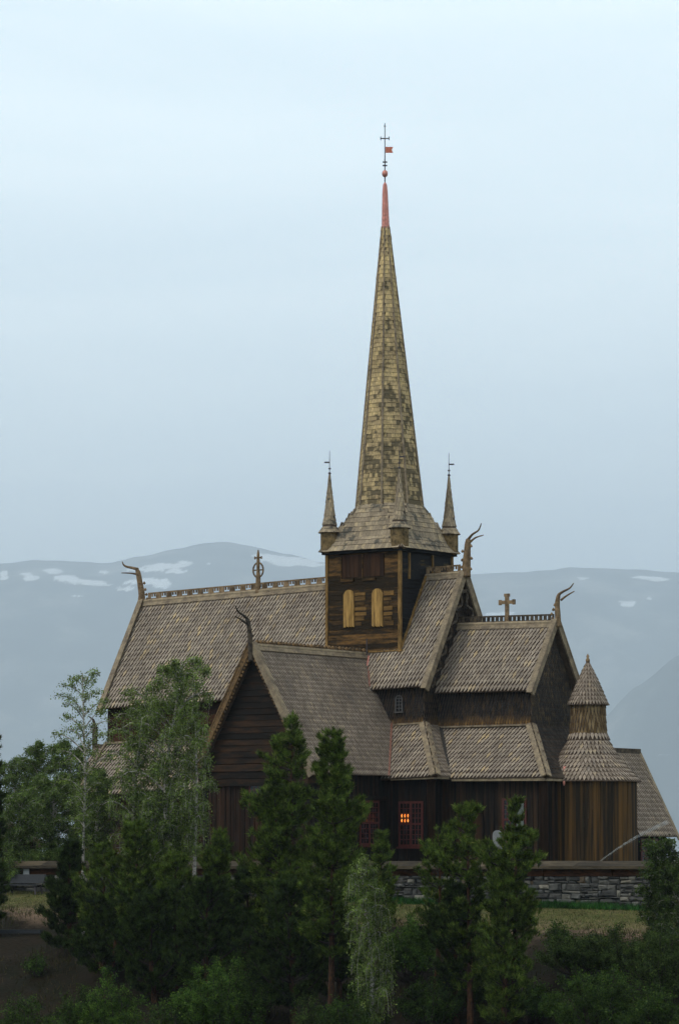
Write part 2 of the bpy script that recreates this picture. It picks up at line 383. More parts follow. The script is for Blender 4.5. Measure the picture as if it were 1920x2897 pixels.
# chancel
m = MB(); roof_face(m, [(3.95,-2.03,8.0),(9.42,-2.03,7.96),(9.42,0,11.05),(3.95,0,11.14)])
roof_face(m, [(9.42,2.03,7.96),(3.95,2.03,8.0),(3.95,0,11.14),(9.42,0,11.05)], w=.3, e=.45)
m.build('chancel_roof', M['roof'], CH)
m = MB(); roof_face(m, [(3.95,-3.75,4.0),(11.24,-3.75,3.97),(9.05,-1.62,6.37),(3.95,-1.62,6.37)])
roof_face(m, [(11.24,3.75,3.97),(3.95,3.75,4.0),(3.95,1.62,6.37),(9.05,1.62,6.37)], tiles=False)
m.build('chancel_aisle_roof', M['roof'], CH)
m = MB(); roof_face(m, [(11.24,-3.75,3.97),(11.24,3.75,3.97),(10.35,2.95,4.75),(10.35,-2.95,4.75)], w=.12, e=.2, lift=.035, th=.025)
roof_face(m, [(10.35,-2.95,4.75),(10.35,2.95,4.75),(9.62,2.22,5.55),(9.62,-2.22,5.55)], w=.12, e=.2, lift=.035, th=.025)
roof_face(m, [(9.62,-2.22,5.55),(9.62,2.22,5.55),(9.05,1.66,6.45),(9.05,-1.66,6.45)], w=.12, e=.2, lift=.035, th=.025)
m.build('chancel_end_roof', M['roof_dark'], CH)
m = MB(); roof_face(m, [(3.95,-1.66,6.1),(9.05,-1.66,6.1),(9.05,-1.66,8.4),(3.95,-1.66,8.4)], w=.15, e=.25, lift=.05, th=.035, slab=.2)
m.build('chancel_wall', M['scale'], CH); m = MB(); m.box((3.95,1.5,6), (9,1.66,8.3)); m.build('chancel_wall', M['wall_v'], CH)
m = MB(); roof_face(m, [(9.07,-1.66,6.2),(9.07,1.66,6.2),(9.07,1.66,8.3),(9.07,0,10.85),(9.07,-1.66,8.3)], w=.15, e=.2, lift=.05, th=.035, slab=.2)
m.build('chancel_gable', M['scale_e'], CH)
# bargeboards
def barge(apex, foot, name, mat, out, depth=.34, th=.09, trim=None, scallop=0):
    m = MB(); A = Vector(apex); F = Vector(foot); D = (F-A).normalized(); O = Vector(out); Dn = D.cross(O).normalized()
    if Dn.z > 0: Dn = -Dn
    a = A+O*.02; f = F+O*.02+D*.18
    m.obox((a+f)/2+Dn*(depth/2-.14), D, Dn, O, (f-a).length/2, depth/2, th/2)
    m.obox((a+f)/2-Dn*.15-O*.08, D, Dn, O, (f-a).length/2+.02, .03, .15)
    if scallop:
        L = (f-a).length; n = int(L/scallop); 
        for i in range(n):
            c = a + D*(i+.5)*L/n + Dn*(depth-.16)
            m.tube([c-O*.045, c+O*.045], [scallop*.46]*2, 8, flat=D)
    return m.build(name, mat, CH)
for sy in (-1, 1):
    barge((XE,0,RE+.12), (XE,3.1*sy,8.25), 'bargeboard', M['trim'], (1,0,0), .3, scallop=.0)
    barge((XW,0,RW+.12), (XW,3.1*sy,7.7), 'bargeboard', M['trim'], (-1,0,0), .3)
    barge((9.42,0,11.2), (9.42,2.03*sy,7.94), 'bargeboard', M['trim'], (1,0,0), .26)
    # carved wavy inner board of the nave's east gable
    m = MB(); pts = []; rad = []
    A = Vector((XE-.05,0,RE-.25)); F = Vector((XE-.05,2.9*sy,8.35))
    for i in range(37):
        u = i/36; p = A.lerp(F, u); k = .14*math.sin(u*PI*13); pts.append(p+Vector((0, -sy*(.26+k)*.86, -(.26+k)*.5))); rad.append(.065)
    m.tube(pts, rad, 6); m.build('carved_board', M['carve_dark'], CH)
# south transept
TX = .18; TYg = -10.86; TZ = 9.82; TH = 3.26; TE = 4.15
m = MB(); roof_face(m, [(TX+TH,TYg,TE),(TX+TH,-2.2,TE),(TX,-2.2,TZ),(TX,TYg,TZ)], w=.13, e=.23, lift=.045, th=.022)
roof_face(m, [(TX-TH,-2.2,TE),(TX-TH,TYg,TE),(TX,TYg,TZ),(TX,-2.2,TZ)], w=.2, e=.3)
m.build('transept_roof', M['roof_grey'], CH)
for s in (-1, 1):
    barge((TX,TYg,TZ+.12), (TX+s*TH,TYg,TE), 'bargeboard', M['trim'] if s > 0 else M['moss'], (0,-1,0), .26, .08)
    m = MB(); A = Vector((TX,TYg+.02,TZ-.2)); F = Vector((TX+s*(TH-.1),TYg+.02,TE)); 
    for i in range(34):
        p = A.lerp(F, (i+.5)/34); D = (F-A).normalized(); U = Vector((0,1,0)); W = D.cross(U)
        m.obox(p, D, U, W, .055, .04, .09)
    m.build('carved_board', M['moss'], CH)
m = MB(); ge = lambda z: (2.95-(TZ-.15-z)/1.738, 2.95+(TZ-.15-z)/1.738)
hplanks(m, (TX-2.95,TYg+.38), (TX+2.95,TYg+.38), 4.62, 9.55, ge, h=.27, bulge=.03)
hplanks(m, (TX-2.95,TYg+.38), (TX+2.95,TYg+.38), 3.95, 4.6, h=.33, bulge=.03)
m.build('transept_gable', M['wall_h'], CH)
m = MB(); m.box((TX-3.02,TYg+.33,3.62), (TX+3.02,TYg+.62,3.93)); m.box((TX-3.1,TYg+.1,3.7), (TX-2.9,TYg+.7,4.6)); m.box((TX+2.9,TYg+.1,3.7), (TX+3.1,TYg+.7,4.6))
m.build('gable_beam', M['wall_h'], CH)
m = MB(); vboards(m, (TX-2.92,TYg+.5), (TX+2.8,TYg+.5), -.1, lambda u: 3.7, w=.27); m.build('transept_wall', M['wall_red'], CH)
m = MB(); vboards(m, (2.98,TYg+.5), (2.98,-4.4), -.1, lambda u: 4.4, w=.3); m.build('transept_wall', M['wall_v'], CH); m = MB(); vboards(m, (TX-2.9,-4.4), (TX-2.9,TYg+.5), -.1, lambda u: 4.4, w=.3)
m.build('transept_wall', M['wall_v'], CH)
for a_, b_, n_ in (((2.95,-10.2,3.02), (3.12,-4.45,3.2), 'wall_rail'), ((2.95,-10.4,-.1), (3.1,-10.22,4.2), 'corner_board'), ((-2.9,-10.44,-.1), (-2.7,-10.3,3.62), 'corner_board')):
    m = MB(); m.box(a_, b_); m.build(n_, M['wall_v'], CH)
# transept ridge cap and crest
def ridge_cap(p, q, name, mat, r=.11):
    m = MB(); p = Vector(p); q = Vector(q); D = (q-p).normalized(); S = D.cross(Vector((0,0,1))).normalized()
    for s in (-1, 1):
        m.obox((p+q)/2+S*s*.1-Vector((0,0,.02)), D, (S*s*.55-Vector((0,0,.83))).normalized(), (S*s*.83+Vector((0,0,.55))), (q-p).length/2, .15, .03)
    m.tube([p+(q-p)*i/8+Vector((0,0,.1)) for i in range(9)], [r]*9, 8)
    return m.build(name, mat, CH)
def crest(p, q, name, mat, h=.33, pitch=.66, hole=.36, z=.18, crown=True):
    """openwork ridge board"""
    m = MB(); p = Vector(p); q = Vector(q); L = (q-p).length; D = (q-p)/L; S = D.cross(Vector((0,0,1))).normalized(); U = S.cross(D); n = round(L/pitch); pitch = L/n
    def bx(a, b, c, d): m.obox(p+D*(a+b)/2+U*(z+(c+d)/2), D, S, U, (b-a)/2, .03, (d-c)/2)
    bx(0, L, 0, .045); bx(0, L, h-.075, h)
    for i in range(n+1):
        a = max(0, (i-.5)*pitch+hole/2); b = min(L, (i+.5)*pitch-hole/2)
        if b > a: bx(a, b, .045, h-.075)
        if crown and i < n:
            c = (i+.5)*pitch
            for o in (-.23, .23): bx(c+o*hole-.09*hole, c+o*hole+.09*hole, .12, h-.075)
    return m.build(name, mat, CH)
ridge_cap((XW+.2,0,RW), (-2.1,0,RW+(RE-RW)*(13.1/19.6)), 'ridge_cap', M['trim']); ridge_cap((2.1,0,RE-.05), (XE-.1,0,RE), 'ridge_cap', M['trim'])
crest((XW+.45,0,RW+.02), (-2.15,0,RW+.34), 'ridge_crest', M['carve']); crest((2.15,0,RE-.04), (XE-.25,0,RE), 'ridge_crest', M['carve'])
ridge_cap((3.95,0,11.14), (9.35,0,11.05), 'ridge_cap', M['trim']); crest((3.95,0,11.14), (9.25,0,11.06), 'ridge_crest', M['carve_dark'], h=.3, pitch=.24, hole=.10, crown=False)
ridge_cap((TX,TYg+.1,TZ), (TX,-2.2,TZ), 'ridge_cap', M['trim'], .1)
m = MB(); y = TYg+.3
while y < -2.4:
    m.tube([(TX,y,TZ+.2), (TX,y+.12,TZ+.27), (TX,y+.24,TZ+.2)], [.06,.09,.05], 6); y += .27
m.box((TX-.035,TYg+.2,TZ+.1), (TX+.035,-2.3,TZ+.24)); m.build('ridge_crest', M['moss'], CH)
# valley flashings
for i, (a, b) in enumerate((((.3,-2.15,9.75),(1.08,-3.12,8.32)), ((1.1,-3.14,8.2),(2.06,-2.8,6.66)), ((2.08,-2.75,6.62),(3.5,-4.96,4.12)))):
    if i != 1: m = MB(); m.beam(a, b, .10, .06); m.build('valley_flashing', M['copper_dark'], CH)
m = MB(); m.beam((6.1,-3.8,4.0), (4.15,-1.75,6.42), .14, .05); m.build('valley_board', M['roof_dark'], CH)
m = MB(); m.beam((11.3,-2.2,3.9), (10.9,-1.75,4.5), .12, .06); m.lathe((11.36,-2.5,3.62), [(.02,0),(.05,.08),(.055,.16),(.03,.22)], 10); m.build('rain_spout', M['copper'], CH)
m = MB(); m.tube([(TX+.05,-2.1,TZ+.1), (TX+.2,-2.2,TZ-.05), (TX+.32,-2.5,TZ-.5)], [.05]*3, 6); m.build('rain_spout', M['copper'], CH)
m = MB(); m.tube([(TX+.12,-2.25,TZ+.05), (TX+.12,-2.25,TZ+.8)], [.035,.03], 6); m.build('vent_pipe', M['iron'], CH)
# hips
for a, b in (((3.86,-2.66,6.6),(6.12,-4.98,4.12)), ((9.03,-1.6,6.45),(11.3,-3.83,4.02))):
    m = MB(); a = Vector(a); b = Vector(b); D = (b-a).normalized(); 
    for nrm in (Vector((0,-.74,.67)), Vector((.74,0,.67))):
        T = nrm.cross(D).normalized(); 
        s = 1 if (nrm.y < -.1 and T.x < 0) or (nrm.x > .1 and T.y > 0) else -1
        m.obox((a+b)/2+T*s*.11+nrm*.09, D, T, nrm, (b-a).length/2, .12, .03)
    m.build('hip_board', M['trim'], CH)
# rails along the tops of the aisle roofs, eave boards
m = MB(); m.beam((4.0,-1.75,6.42), (9.0,-1.75,6.42), .1, .08); m.build('flashing_board', M['trim'], CH)
m = MB(); m.beam((2.2,-2.8,6.54), (3.85,-2.8,6.58), .1, .08); m.build('flashing_board', M['trim'], CH)
m = MB(); m.beam((-15.1,-2.8,6.02), (-2,-2.8,6.42), .12, .1); m.beam((-15.14,-2.7,6.05), (-15.14,-4.95,3.42), .1, .22); m.build('edge_board', M['trim'], CH)
m = MB(); m.beam((3.5,-4.8,3.98), (6.0,-4.8,4.02), .1, .12); m.beam((6.0,-4.8,4.02), (6.0,-3.8,4.02), .1, .12)
m.beam((6.1,-3.67,3.93), (11.15,-3.67,3.88), .1, .12); m.beam((11.15,-3.67,3.88), (11.15,-1.9,3.88), .1, .12); m.build('eave_board', M['trim'], CH)
# lower walls
m = MB(); vboards(m, (2.98,-4.4), (5.45,-4.4), -.1, lambda u: 4.5, w=.3); vboards(m, (5.45,-4.4), (5.45,-3.3), -.1, lambda u: 4.5, w=.3)
m.build('aisle_wall', M['wall_v'], CH)
m = MB(); hplanks(m, (-14.9,-4.4), (-2.72,-4.4), -.1, 3.95, h=.26, th=.12, bulge=.05); hplanks(m, (-14.9,4.4), (-14.9,-4.4), -.1, 4.5, h=.26, th=.12, bulge=.05)
m.build('aisle_wall', M['log'], CH)
m = MB(); vboards(m, (5.45,-3.3), (10.8,-3.3), -.1, lambda u: 4.4, w=.3); vboards(m, (10.8,-3.3), (10.8,-1.9), -.1, lambda u: 4.4, w=.25)
m.build('chancel_wall', M['wall_v2'], CH)
m = MB(); m.box((5.0,4.2,-.1), (10.6,4.4,3.9)); m.box((-14.8,4.2,-.1), (5.3,4.4,4.2)); m.build('north_wall', M['wall_v'], CH)
for x, y in ((5.45,-4.4), (10.8,-3.3), (5.5,-3.32), (2.98,-4.45)):
    m = MB(); m.lathe((x,y,-.1), [(.2,0),(.2,3.9),(.26,4.0),(.26,4.12)], 14); m.build('corner_post', M['wall_red'] if x != 2.98 else M['wall_v'], CH, True)
# apse
AC = (11.07, 0, 0)
m = MB()
n = 46
for i in range(n):
    t0 = -PI*.62 + i*(PI*1.24)/n; t1 = t0 + PI*1.24/n - .004; r = 2.17+random.uniform(0, .03)
    q = [(AC[0]+rr*math.cos(t), rr*math.sin(t)) for rr, t in ((r,t0),(r,t1),(r-.06,t1),(r-.06,t0))]
    m.prism([(a,b,-.1) for a, b in q][::-1], (0,0,4.1))
m.build('apse_wall', M['apse'], CH)
m = MB(); rev_shingles(m, AC, [(2.36,3.82),(1.95,4.25),(1.35,4.95),(1.02,5.5),(.86,5.95)], .19, .27, .055, .035)
m.build('apse_roof', M['roof_grey'], CH)
m = MB(); rev_shingles(m, AC, [(.84,5.8),(.79,6.5),(.76,7.5)], .15, .34, .04, .02); m.build('apse_drum', M['scale_neck'], CH)
m = MB(); rev_shingles(m, AC, [(.93,7.3),(.74,7.72),(.52,8.25),(.27,8.8),(.06,9.2)], .15, .21, .045, .03); m.build('drum_roof', M['roof_grey'], CH)
m = MB(); m.lathe((AC[0],AC[1],9.1), [(.04,0),(.04,.1),(.09,.18),(.1,.26),(.05,.36),(.07,.43),(.01,.55)], 12); m.build('finial', M['carve'], CH, True)
# sacristy north of the chancel
m = MB(); roof_face(m, [(12.0,2.9,1.42),(12.0,6.15,1.42),(9.95,6.15,5.3),(9.95,1.6,5.3)], w=.16, e=.25, lift=.045)
roof_face(m, [(7.8,6.15,1.42),(7.8,1.6,1.42),(9.95,1.6,5.3),(9.95,6.15,5.3)], tiles=False)
m.build('sacristy_roof', M['roof_grey'], CH)
m = MB(); m.beam((9.95,2.4,5.4), (9.95,6.2,5.4), .16, .2); m.build('ridge_cap', M['carve_dark'], CH)
m = MB(); m.beam((9.95,6.2,5.35), (12.1,6.2,1.25), .07, .2, (0,1,0)); m.build('bargeboard', M['trim'], CH)
m = MB(); vboards(m, (11.6,1.2), (11.6,5.85), -.1, lambda u: 2.0, w=.25); vboards(m, (11.6,5.85), (8.2,5.85), -.1, lambda u: 2.0 if u < 0 else min(5.0, 1.6+u*1.8), w=.25)
m.build('sacristy_wall', M['wall_v'], CH)
# west porch roof seen past the nave
m = MB(); roof_face(m, [(-18.2,-1.5,3.6),(-15.2,-1.5,3.6),(-15.2,0,5.9),(-18.2,0,5.9)], w=.2, e=.3); roof_face(m, [(-15.2,1.5,3.6),(-18.2,1.5,3.6),(-18.2,0,5.9),(-15.2,0,5.9)], tiles=False)
m.build('porch_roof', M['roof'], CH)
m = MB(); hplanks(m, (-18,-1.2), (-15,-1.2), -.1, 4, h=.26, th=.12); hplanks(m, (-18,1.2), (-18,-1.2), -.1, 4, h=.26, th=.12); m.build('porch_wall', M['log'], CH)
m = MB(); m.box((-18.35,-.06,5.7), (-18.1,.06,7.0)); m.tube([(-18.2,0,7.0),(-18.35,0,7.35),(-18.6,0,7.5)], [.09,.06,.03], 6); m.beam((-18.2,0,6.0),(-15.2,0,6.0),.14,.2); m.build('finial', M['carve_dark'], CH)

# windows
def window(p, T, w, h, cols, rows, frame=.10, mull=2, transom=.5, mat='red', pane='glass', th=.04, lit_cells=None, top=None, sill=True):
    """p lower left corner on the wall, T unit to the right, window > pane"""
    p = Vector(p); T = Vector(T); U = Vector((0,0,1)); N = Vector((T.y,-T.x,0))
    m = MB()
    def bx(a, b, c, d, o=0.0, t=th): m.obox(p+T*(a+b)/2+U*(c+d)/2+N*(t/2+o), T, U, N, (b-a)/2, (d-c)/2, t/2)
    bx(0, frame, 0, h); bx(w-frame, w, 0, h); bx(frame, w-frame, 0, frame); bx(frame, w-frame, h-frame, h)
    if sill: bx(-.05, w+.05, -.09, -.003, 0, .13)
    vs = [frame, w-frame]
    if mull == 2: bx(w/2-.065, w/2+.065, frame, h-frame, 0, th-.004)
    hs = [frame, h-frame]
    if transom: bx(frame, w-frame, h*transom-.045, h*transom+.045, 0, th-.008)
    cell = (w-2*frame)
    halves = [(frame, w/2-.065), (w/2+.065, w-frame)] if mull == 2 else [(frame, w-frame)]
    vh = [(frame, h*transom-.045), (h*transom+.045, h-frame)] if transom else [(frame, h-frame)]
    for (a, b) in halves:
        for i in range(1, cols): x = a+(b-a)*i/cols; bx(x-.018, x+.018, frame, h-frame, 0, th*.6)
    for (c, d) in vh:
        for i in range(1, rows): z = c+(d-c)*i/rows; bx(frame, w-frame, z-.015, z+.015, 0, th*.6-.004)
    o = m.build('window', M[mat], CH)
    g = MB(); g.obox(p+T*w/2+U*h/2+N*.008, T, U, N, w/2-.02, h/2-.02, .007); g.build('pane', M[pane], o)
    if lit_cells:
        for (hi, ci, vi, ri) in lit_cells:
            a, b = halves[hi]; c, d = vh[vi]; x = a+(b-a)*(ci+.5)/cols; z = c+(d-c)*(ri+.5)/rows
            g = MB(); cw = (b-a)/cols*.2; chh = (d-c)/rows*.34
            g.tube([p+T*x+U*(z-chh)+N*.026, p+T*x+U*(z)+N*.028, p+T*x+U*(z+chh)+N*.026], [cw*.5, cw, cw*.35], 8)
            lo = g.build('lit_lamp', M['lit'], o, True)
    return o
wS = window((3.68,-4.43,.92), (1,0,0), 1.36, 2.05, 3, 4, lit_cells=[(0,0,1,0),(0,1,1,0),(0,2,1,0),(0,0,1,1),(0,1,1,1),(0,2,1,1)])
window((3.045,-6.6,.98), (0,1,0), 1.5, 2.02, 3, 4)
wc = window((8.62,-3.345,1.16), (1,0,0), 1.3, 1.92, 3, 4)
g = MB(); g.obox((9.5,-3.362,2.1), Vector((1,0,0)), Vector((0,0,1)), Vector((0,-1,0)), .27, .75, .012); g.build('curtain', M['curtain'], wc)
window((-.25,TYg+.44,2.82), (1,0,0), .76, .96, 3, 3, mull=1, transom=0, frame=.06)
window((11.66,3.45,.15), (0,1,0), 1.5, 1.15, 3, 3)
# arched clerestory window
def arched(c, T, w, h, name, mframe, mpane, bars=True, th=.05, fr=.05):
    c = Vector(c); T = Vector(T); U = Vector((0,0,1)); N = Vector((T.y,-T.x,0)); r = w/2
    def outl(k, rr, n=12): 
        return [(-rr, 0)] + [(-rr*math.cos(PI*i/n), h-r+rr*math.sin(PI*i/n)) for i in range(n+1)] + [(rr, 0)]
    P1 = outl(0, r); P2 = outl(0, r-fr); m = MB(); vs = []
    for P in (P1, P2):
        for (a, b) in P: vs += [c+T*a+U*b+N*th]
    n = len(P1); fs = [(i, i+1, n+i+1, n+i) for i in range(n-1)]
    vs2 = [v-N*th for v in vs]; k = len(vs)
    fs += [(i+1, i, k+i, k+i+1) for i in range(n-1)] + [(n+i, n+i+1, k+n+i+1, k+n+i) for i in range(n-1)]
    m.add(vs+vs2, fs); m.obox(c+N*th/2-U*.03, T, U, N, r+.03, .03, th/2+.02)
    if bars:
        m.obox(c+U*(h/2)+N*.02, T, U, N, .012, h/2-.02, .012)
        for i in range(1, 5): m.obox(c+U*(i*h/5)+N*.018, T, U, N, r-.03, .012, .01)
    o = m.build(name, mframe, CH)
    g = MB(); g.prism([c+T*a+U*b+N*.012 for a, b in P2], -N*.01); g.build('pane' if bars else 'door_leaf', mpane, o)
    return o
arched((2.55,-2.8,7.14), (1,0,0), .42, .76, 'window', M['greyframe'], M['glass'])
arched((7.15,-3.35,-.1), (1,0,0), .95, 2.75, 'door', M['wall_v'], M['panel'], False, th=.09, fr=.1)
# tower
m = MB(); hplanks(m, (-2.1,-2.1), (2.1,-2.1), 9.2, 14.85, h=.235); m.build('tower_wall', M['tower'], CH)
m = MB(); hplanks(m, (2.1,-2.1), (2.1,2.1), 9.2, 14.85, h=.235); hplanks(m, (2.1,2.1), (-2.1,2.1), 9.2, 14.85, h=.4); hplanks(m, (-2.1,2.1), (-2.1,-2.1), 9.2, 14.85, h=.4)
m.build('tower_wall', M['tower_e'], CH)
for sx, sy in ((-1,-1), (1,-1), (1,1), (-1,1)):
    m = MB(); a, b = 2.14*sx, 2.14*sy; m.box((a-.1 if sx > 0 else a-.04, b-.1 if sy > 0 else b-.04, 9.2), (a+.04 if sx > 0 else a+.1, b+.04 if sy > 0 else b+.1, 14.84))
    m.build('corner_board', M['trim_gold'], CH)
m = MB(); m.beam((2.16,-.05,RE+.1), (2.16,-2.2,9.95), .06, .12, (1,0,0)); m.beam((-2.3,-2.16,9.98), (2.3,-2.16,10.02), .05, .07); m.build('flashing_board', M['trim_gold'], CH)
m = MB(); m.box((-2.3,-2.3,14.68), (2.3,2.3,14.86)); m.build('tower_cornice', M['tower_e'], CH)
for c0 in (-.62, .62):
    m = MB()
    for i in range(5): m.box((c0-.6+i*.24+.004,-2.155,13.55), (c0-.6+(i+1)*.24-.004,-2.12,14.62))
    o = m.build('belfry_shutter', M['panel'], CH)
    m = MB(); m.box((c0-.64,-2.2,13.5), (c0-.6,-2.1,14.62)); m.box((c0-.64,-2.2,13.36), (c0+.1,-2.09,13.5)); m.build('shutter_frame', M['tower'], o)
for c0 in (-1.2, 1.2):
    pass
for y0 in (-.95, .95):
    m = MB(); m.box((2.1,y0-.42,13.4), (2.155,y0+.42,14.6)); o = m.build('belfry_shutter', M['tower_e'], CH)
    m = MB(); m.box((2.1,y0-.5,13.4), (2.2,y0-.43,14.62)); m.build('shutter_frame', M['trim_gold'], o)
for px0, px1, pt, pb in ((973,1003,1668,1776), (1053,1084,1664,1775)):
    a = on(px0, pb, 'y', -2.12); b = on(px1, pt, 'y', -2.12); w = b.x-a.x; cx = (a.x+b.x)/2; r = w/2; m = MB()
    k = 4
    for i in range(k):
        x0 = a.x+w*i/k; x1 = a.x+w*(i+1)/k
        zt = lambda x: b.z-r+math.sqrt(max(0, r*r-(x-cx)**2))
        m.prism([(x0+.004,-2.13,a.z+random.uniform(0,.08)), (x1-.004,-2.13,a.z), (x1-.004,-2.13,zt(x1-.01)), ((x0+x1)/2,-2.13,zt((x0+x1)/2)), (x0+.004,-2.13,zt(x0+.01))], (0,-.05-random.uniform(0,.015),0))
    m.build('arched_louvre', M['shutter'], CH)
    m = MB()
    for i in range(7): m.box((b.x+.01,-2.135,a.z+.06+i*.235), (b.x+random.uniform(.3,.75),-2.12,a.z+.06+i*.235+random.uniform(.12,.225)))
    m.build('patched_boards', M['tower_gold'], CH)
# tower skirt roof
OR = 1.6; oa = OR*math.cos(PI/8); ob = OR*math.sin(PI/8); EB = 2.42; zb = 14.84; zt = 17.08; zm = 15.5; km = .34
m = MB()
for k in range(4):
    R = Matrix.Rotation(k*PI/2, 3, 'Z')
    P = lambda x, y, z: tuple(R @ Vector((x, y, z)))
    mx = EB+(ob-EB)*km*1.0; my = EB+(oa-EB)*(km+.10)
    roof_face(m, [P(-EB,-EB,zb), P(EB,-EB,zb), P(mx,-my,zm), P(-mx,-my,zm)], w=.2, e=.23, lift=.03, th=.02, pointed=False, slab=.05)
    roof_face(m, [P(-mx,-my,zm), P(mx,-my,zm), P(ob,-oa,zt), P(-ob,-oa,zt)], w=.2, e=.23, lift=.03, th=.02, pointed=False, slab=.05)
    m.add([P(EB,-EB,zb), P(my,-mx,zm), P(mx,-my,zm)], [(0,1,2)])
    roof_face(m, [P(mx,-my,zm), P(my,-mx,zm), P(oa,-ob,zt), P(ob,-oa,zt)], w=.18, e=.23, lift=.03, th=.02, pointed=False, slab=.05)
m.build('tower_skirt_roof', M['skirt'], CH)
# spire (leans slightly)
z0, z1 = 17.05, 30.5; LEAN = Vector((-.17*RT.x, -.17*RT.y, 0))
def spv(k, z, extra=0.0):
    u = (z-z0)/(z1-z0); r = OR+(.165-OR)*u+extra; t = PI/8+k*PI/4
    return Vector((r*math.cos(t), r*math.sin(t), z)) + LEAN*u
m = MB()
for k in range(8): roof_face(m, [spv(k, z0), spv(k+1, z0), spv(k+1, z1), spv(k, z1)], w=.17, e=.21, lift=.028, th=.02, pointed=False, slab=.04)
SP = m.build('spire', M['spire'], CH)
for k in range(8):
    m = MB(); m.tube([spv(k, z0+(z1-z0)*i/6, .02) for i in range(7)], [.06]*4+[.05,.04,.035], 6); m.build('spire_rib', M['trim'], SP)
m = MB(); n = 8
def top(r, z): return [Vector((r*math.cos(PI/8+k*PI/4), r*math.sin(PI/8+k*PI/4), z)) + LEAN*((z-z0)/(z1-z0)) for k in range(8)]
rings = [top(.2,30.42), top(.17,31.2), top(.135,32.2), top(.10,32.55), top(.03,32.66)]
m.add([v for r in rings for v in r], [(i*8+k, i*8+(k+1)%8, (i+1)*8+(k+1)%8, (i+1)*8+k) for i in range(4) for k in range(8)]); m.build('copper_spire_tip', M['copper'], CH)
TP = Vector((0, 0, 32.6)) + LEAN*1.155
wv = empty('weather_vane', TP, 'thin iron rod with ball, cross bar and small red pennant on the tip of the tall spire', 'weather vane') if False else None
m = MB(); m.tube([TP, TP+Vector((0,0,2.95))], [.03,.018], 6)
m.obox(TP+Vector((0,0,2.2)), RT, Vector((0,0,1)), FW, .2, .025, .02)
for s in (-1, 1): m.obox(TP+RT*.2*s+Vector((0,0,2.2)), RT, Vector((0,0,1)), FW, .02, .09, .02)
m.obox(TP+Vector((0,0,2.8)), RT, Vector((0,0,1)), FW, .06, .015, .015)
for zz in (.88, 1.05): m.obox(TP+Vector((0,0,zz)), RT, Vector((0,0,1)), FW, .11, .03, .03); m.obox(TP+Vector((0,0,zz)), FW, Vector((0,0,1)), RT, .11, .028, .028)
va = m.build('vane_rod', M['iron'], CH)
m = MB(); m.lathe(TP, [(.01,.3),(.09,.34),(.135,.42),(.145,.5),(.12,.6),(.05,.65),(.01,.67)], 14); m.build('vane_ball', M['copper'], va, True)
m = MB(); q = TP+Vector((0,0,1.5))
m.prism([q+RT*.03, q+RT*.40, q+RT*.33+Vector((0,0,.14)), q+RT*.40+Vector((0,0,.29)), q+RT*.03+Vector((0,0,.29))], FW*.02); m.build('pennant', M['vane'], va)
# corner turrets
def turret(x, y, vs):
    m = MB(); m.lathe((x,y,14.75), [(.30,0),(.44,.12),(.44,1.0)], 8, PI/8, PI/8+2*PI); b = m.build('turret', M['turret'], CH)
    m = MB(); rev_shingles(m, (x,y,15.72), [(.52,0),(.36,.24),(.26,.7),(.17,1.4),(.08,2.15),(.03,2.75)], .14, .22, .02, .015, False); m.build('turret_roof', M['skirt'], b)
    m = MB(); m.tube([(x,y,18.4),(x,y,19.65)], [.022,.012], 5); m.lathe((x,y,18.5), [(.01,0),(.07,.05),(.07,.1),(.01,.15)], 8)
    p = Vector((x,y,19.1)); m.obox(p+RT*.13*vs, RT, Vector((0,0,1)), FW, .12, .035, .012); m.obox(p-Vector((0,0,.3)), RT, Vector((0,0,1)), FW, .06, .03, .03)
    m.build('turret_vane', M['iron'], b)
for x, y, s in ((-2.03,-2.03,-1), (2.03,-2.03,1), (2.03,2.03,1), (-2.03,2.03,-1)): turret(x, y, s)
# dragon heads
def dragon(ax, v, neck, rad, up, lo, mane, mat):
    m = MB(); P = lambda a: on(a[0], a[1], ax, v)
    def sp(pts, rr, n=4):
        V = [P(a) for a in pts]; out = []; ro = []
        for i in range(len(V)-1):
            a, b = V[max(i-1,0)], V[min(i+2, len(V)-1)]
            for j in range(n):
                t = j/n; t2 = t*t; t3 = t2*t
                out.append(.5*((2*V[i])+(V[i+1]-a)*t+(2*a-5*V[i]+4*V[i+1]-b)*t2+(3*V[i]-a-3*V[i+1]+b)*t3)); ro.append(rr[i]+(rr[i+1]-rr[i])*t)
        out.append(V[-1]); ro.append(rr[-1]); return out, ro
    m.tube(*sp(neck, rad), 8); m.tube(*sp(up, [.085,.07,.055,.04,.02][-len(up):]), 7); m.tube(*sp(lo, [.06,.04,.02][-len(lo):]), 6)
    for a in mane:
        p = P(a); m.lathe((p.x,p.y,p.z-.07), [(.01,0),(.075,.04),(.06,.1),(.01,.16)], 7)
    return m.build('dragon_head', mat, CH, True)
dragon('y', 0, [(398,1712),(401,1685),(396,1650),(391,1622),(387,1612)], [.2,.17,.14,.13,.09], [(390,1611),(374,1607),(357,1603),(349,1597),(346,1589)], [(388,1625),(370,1622),(344,1621)],
       [(408,1650),(411,1668),(414,1682),(416,1695)], M['carve'])
dragon('y', 0, [(1319,1632),(1319,1600),(1321,1565),(1323,1535),(1325,1525)], [.22,.2,.165,.14,.1], [(1324,1526),(1336,1512),(1353,1500),(1361,1480)], [(1330,1533),(1345,1521),(1367,1514)],
       [(1308,1560),(1307,1585),(1306,1605),(1332,1545),(1333,1580),(1331,1610)], M['carve'])
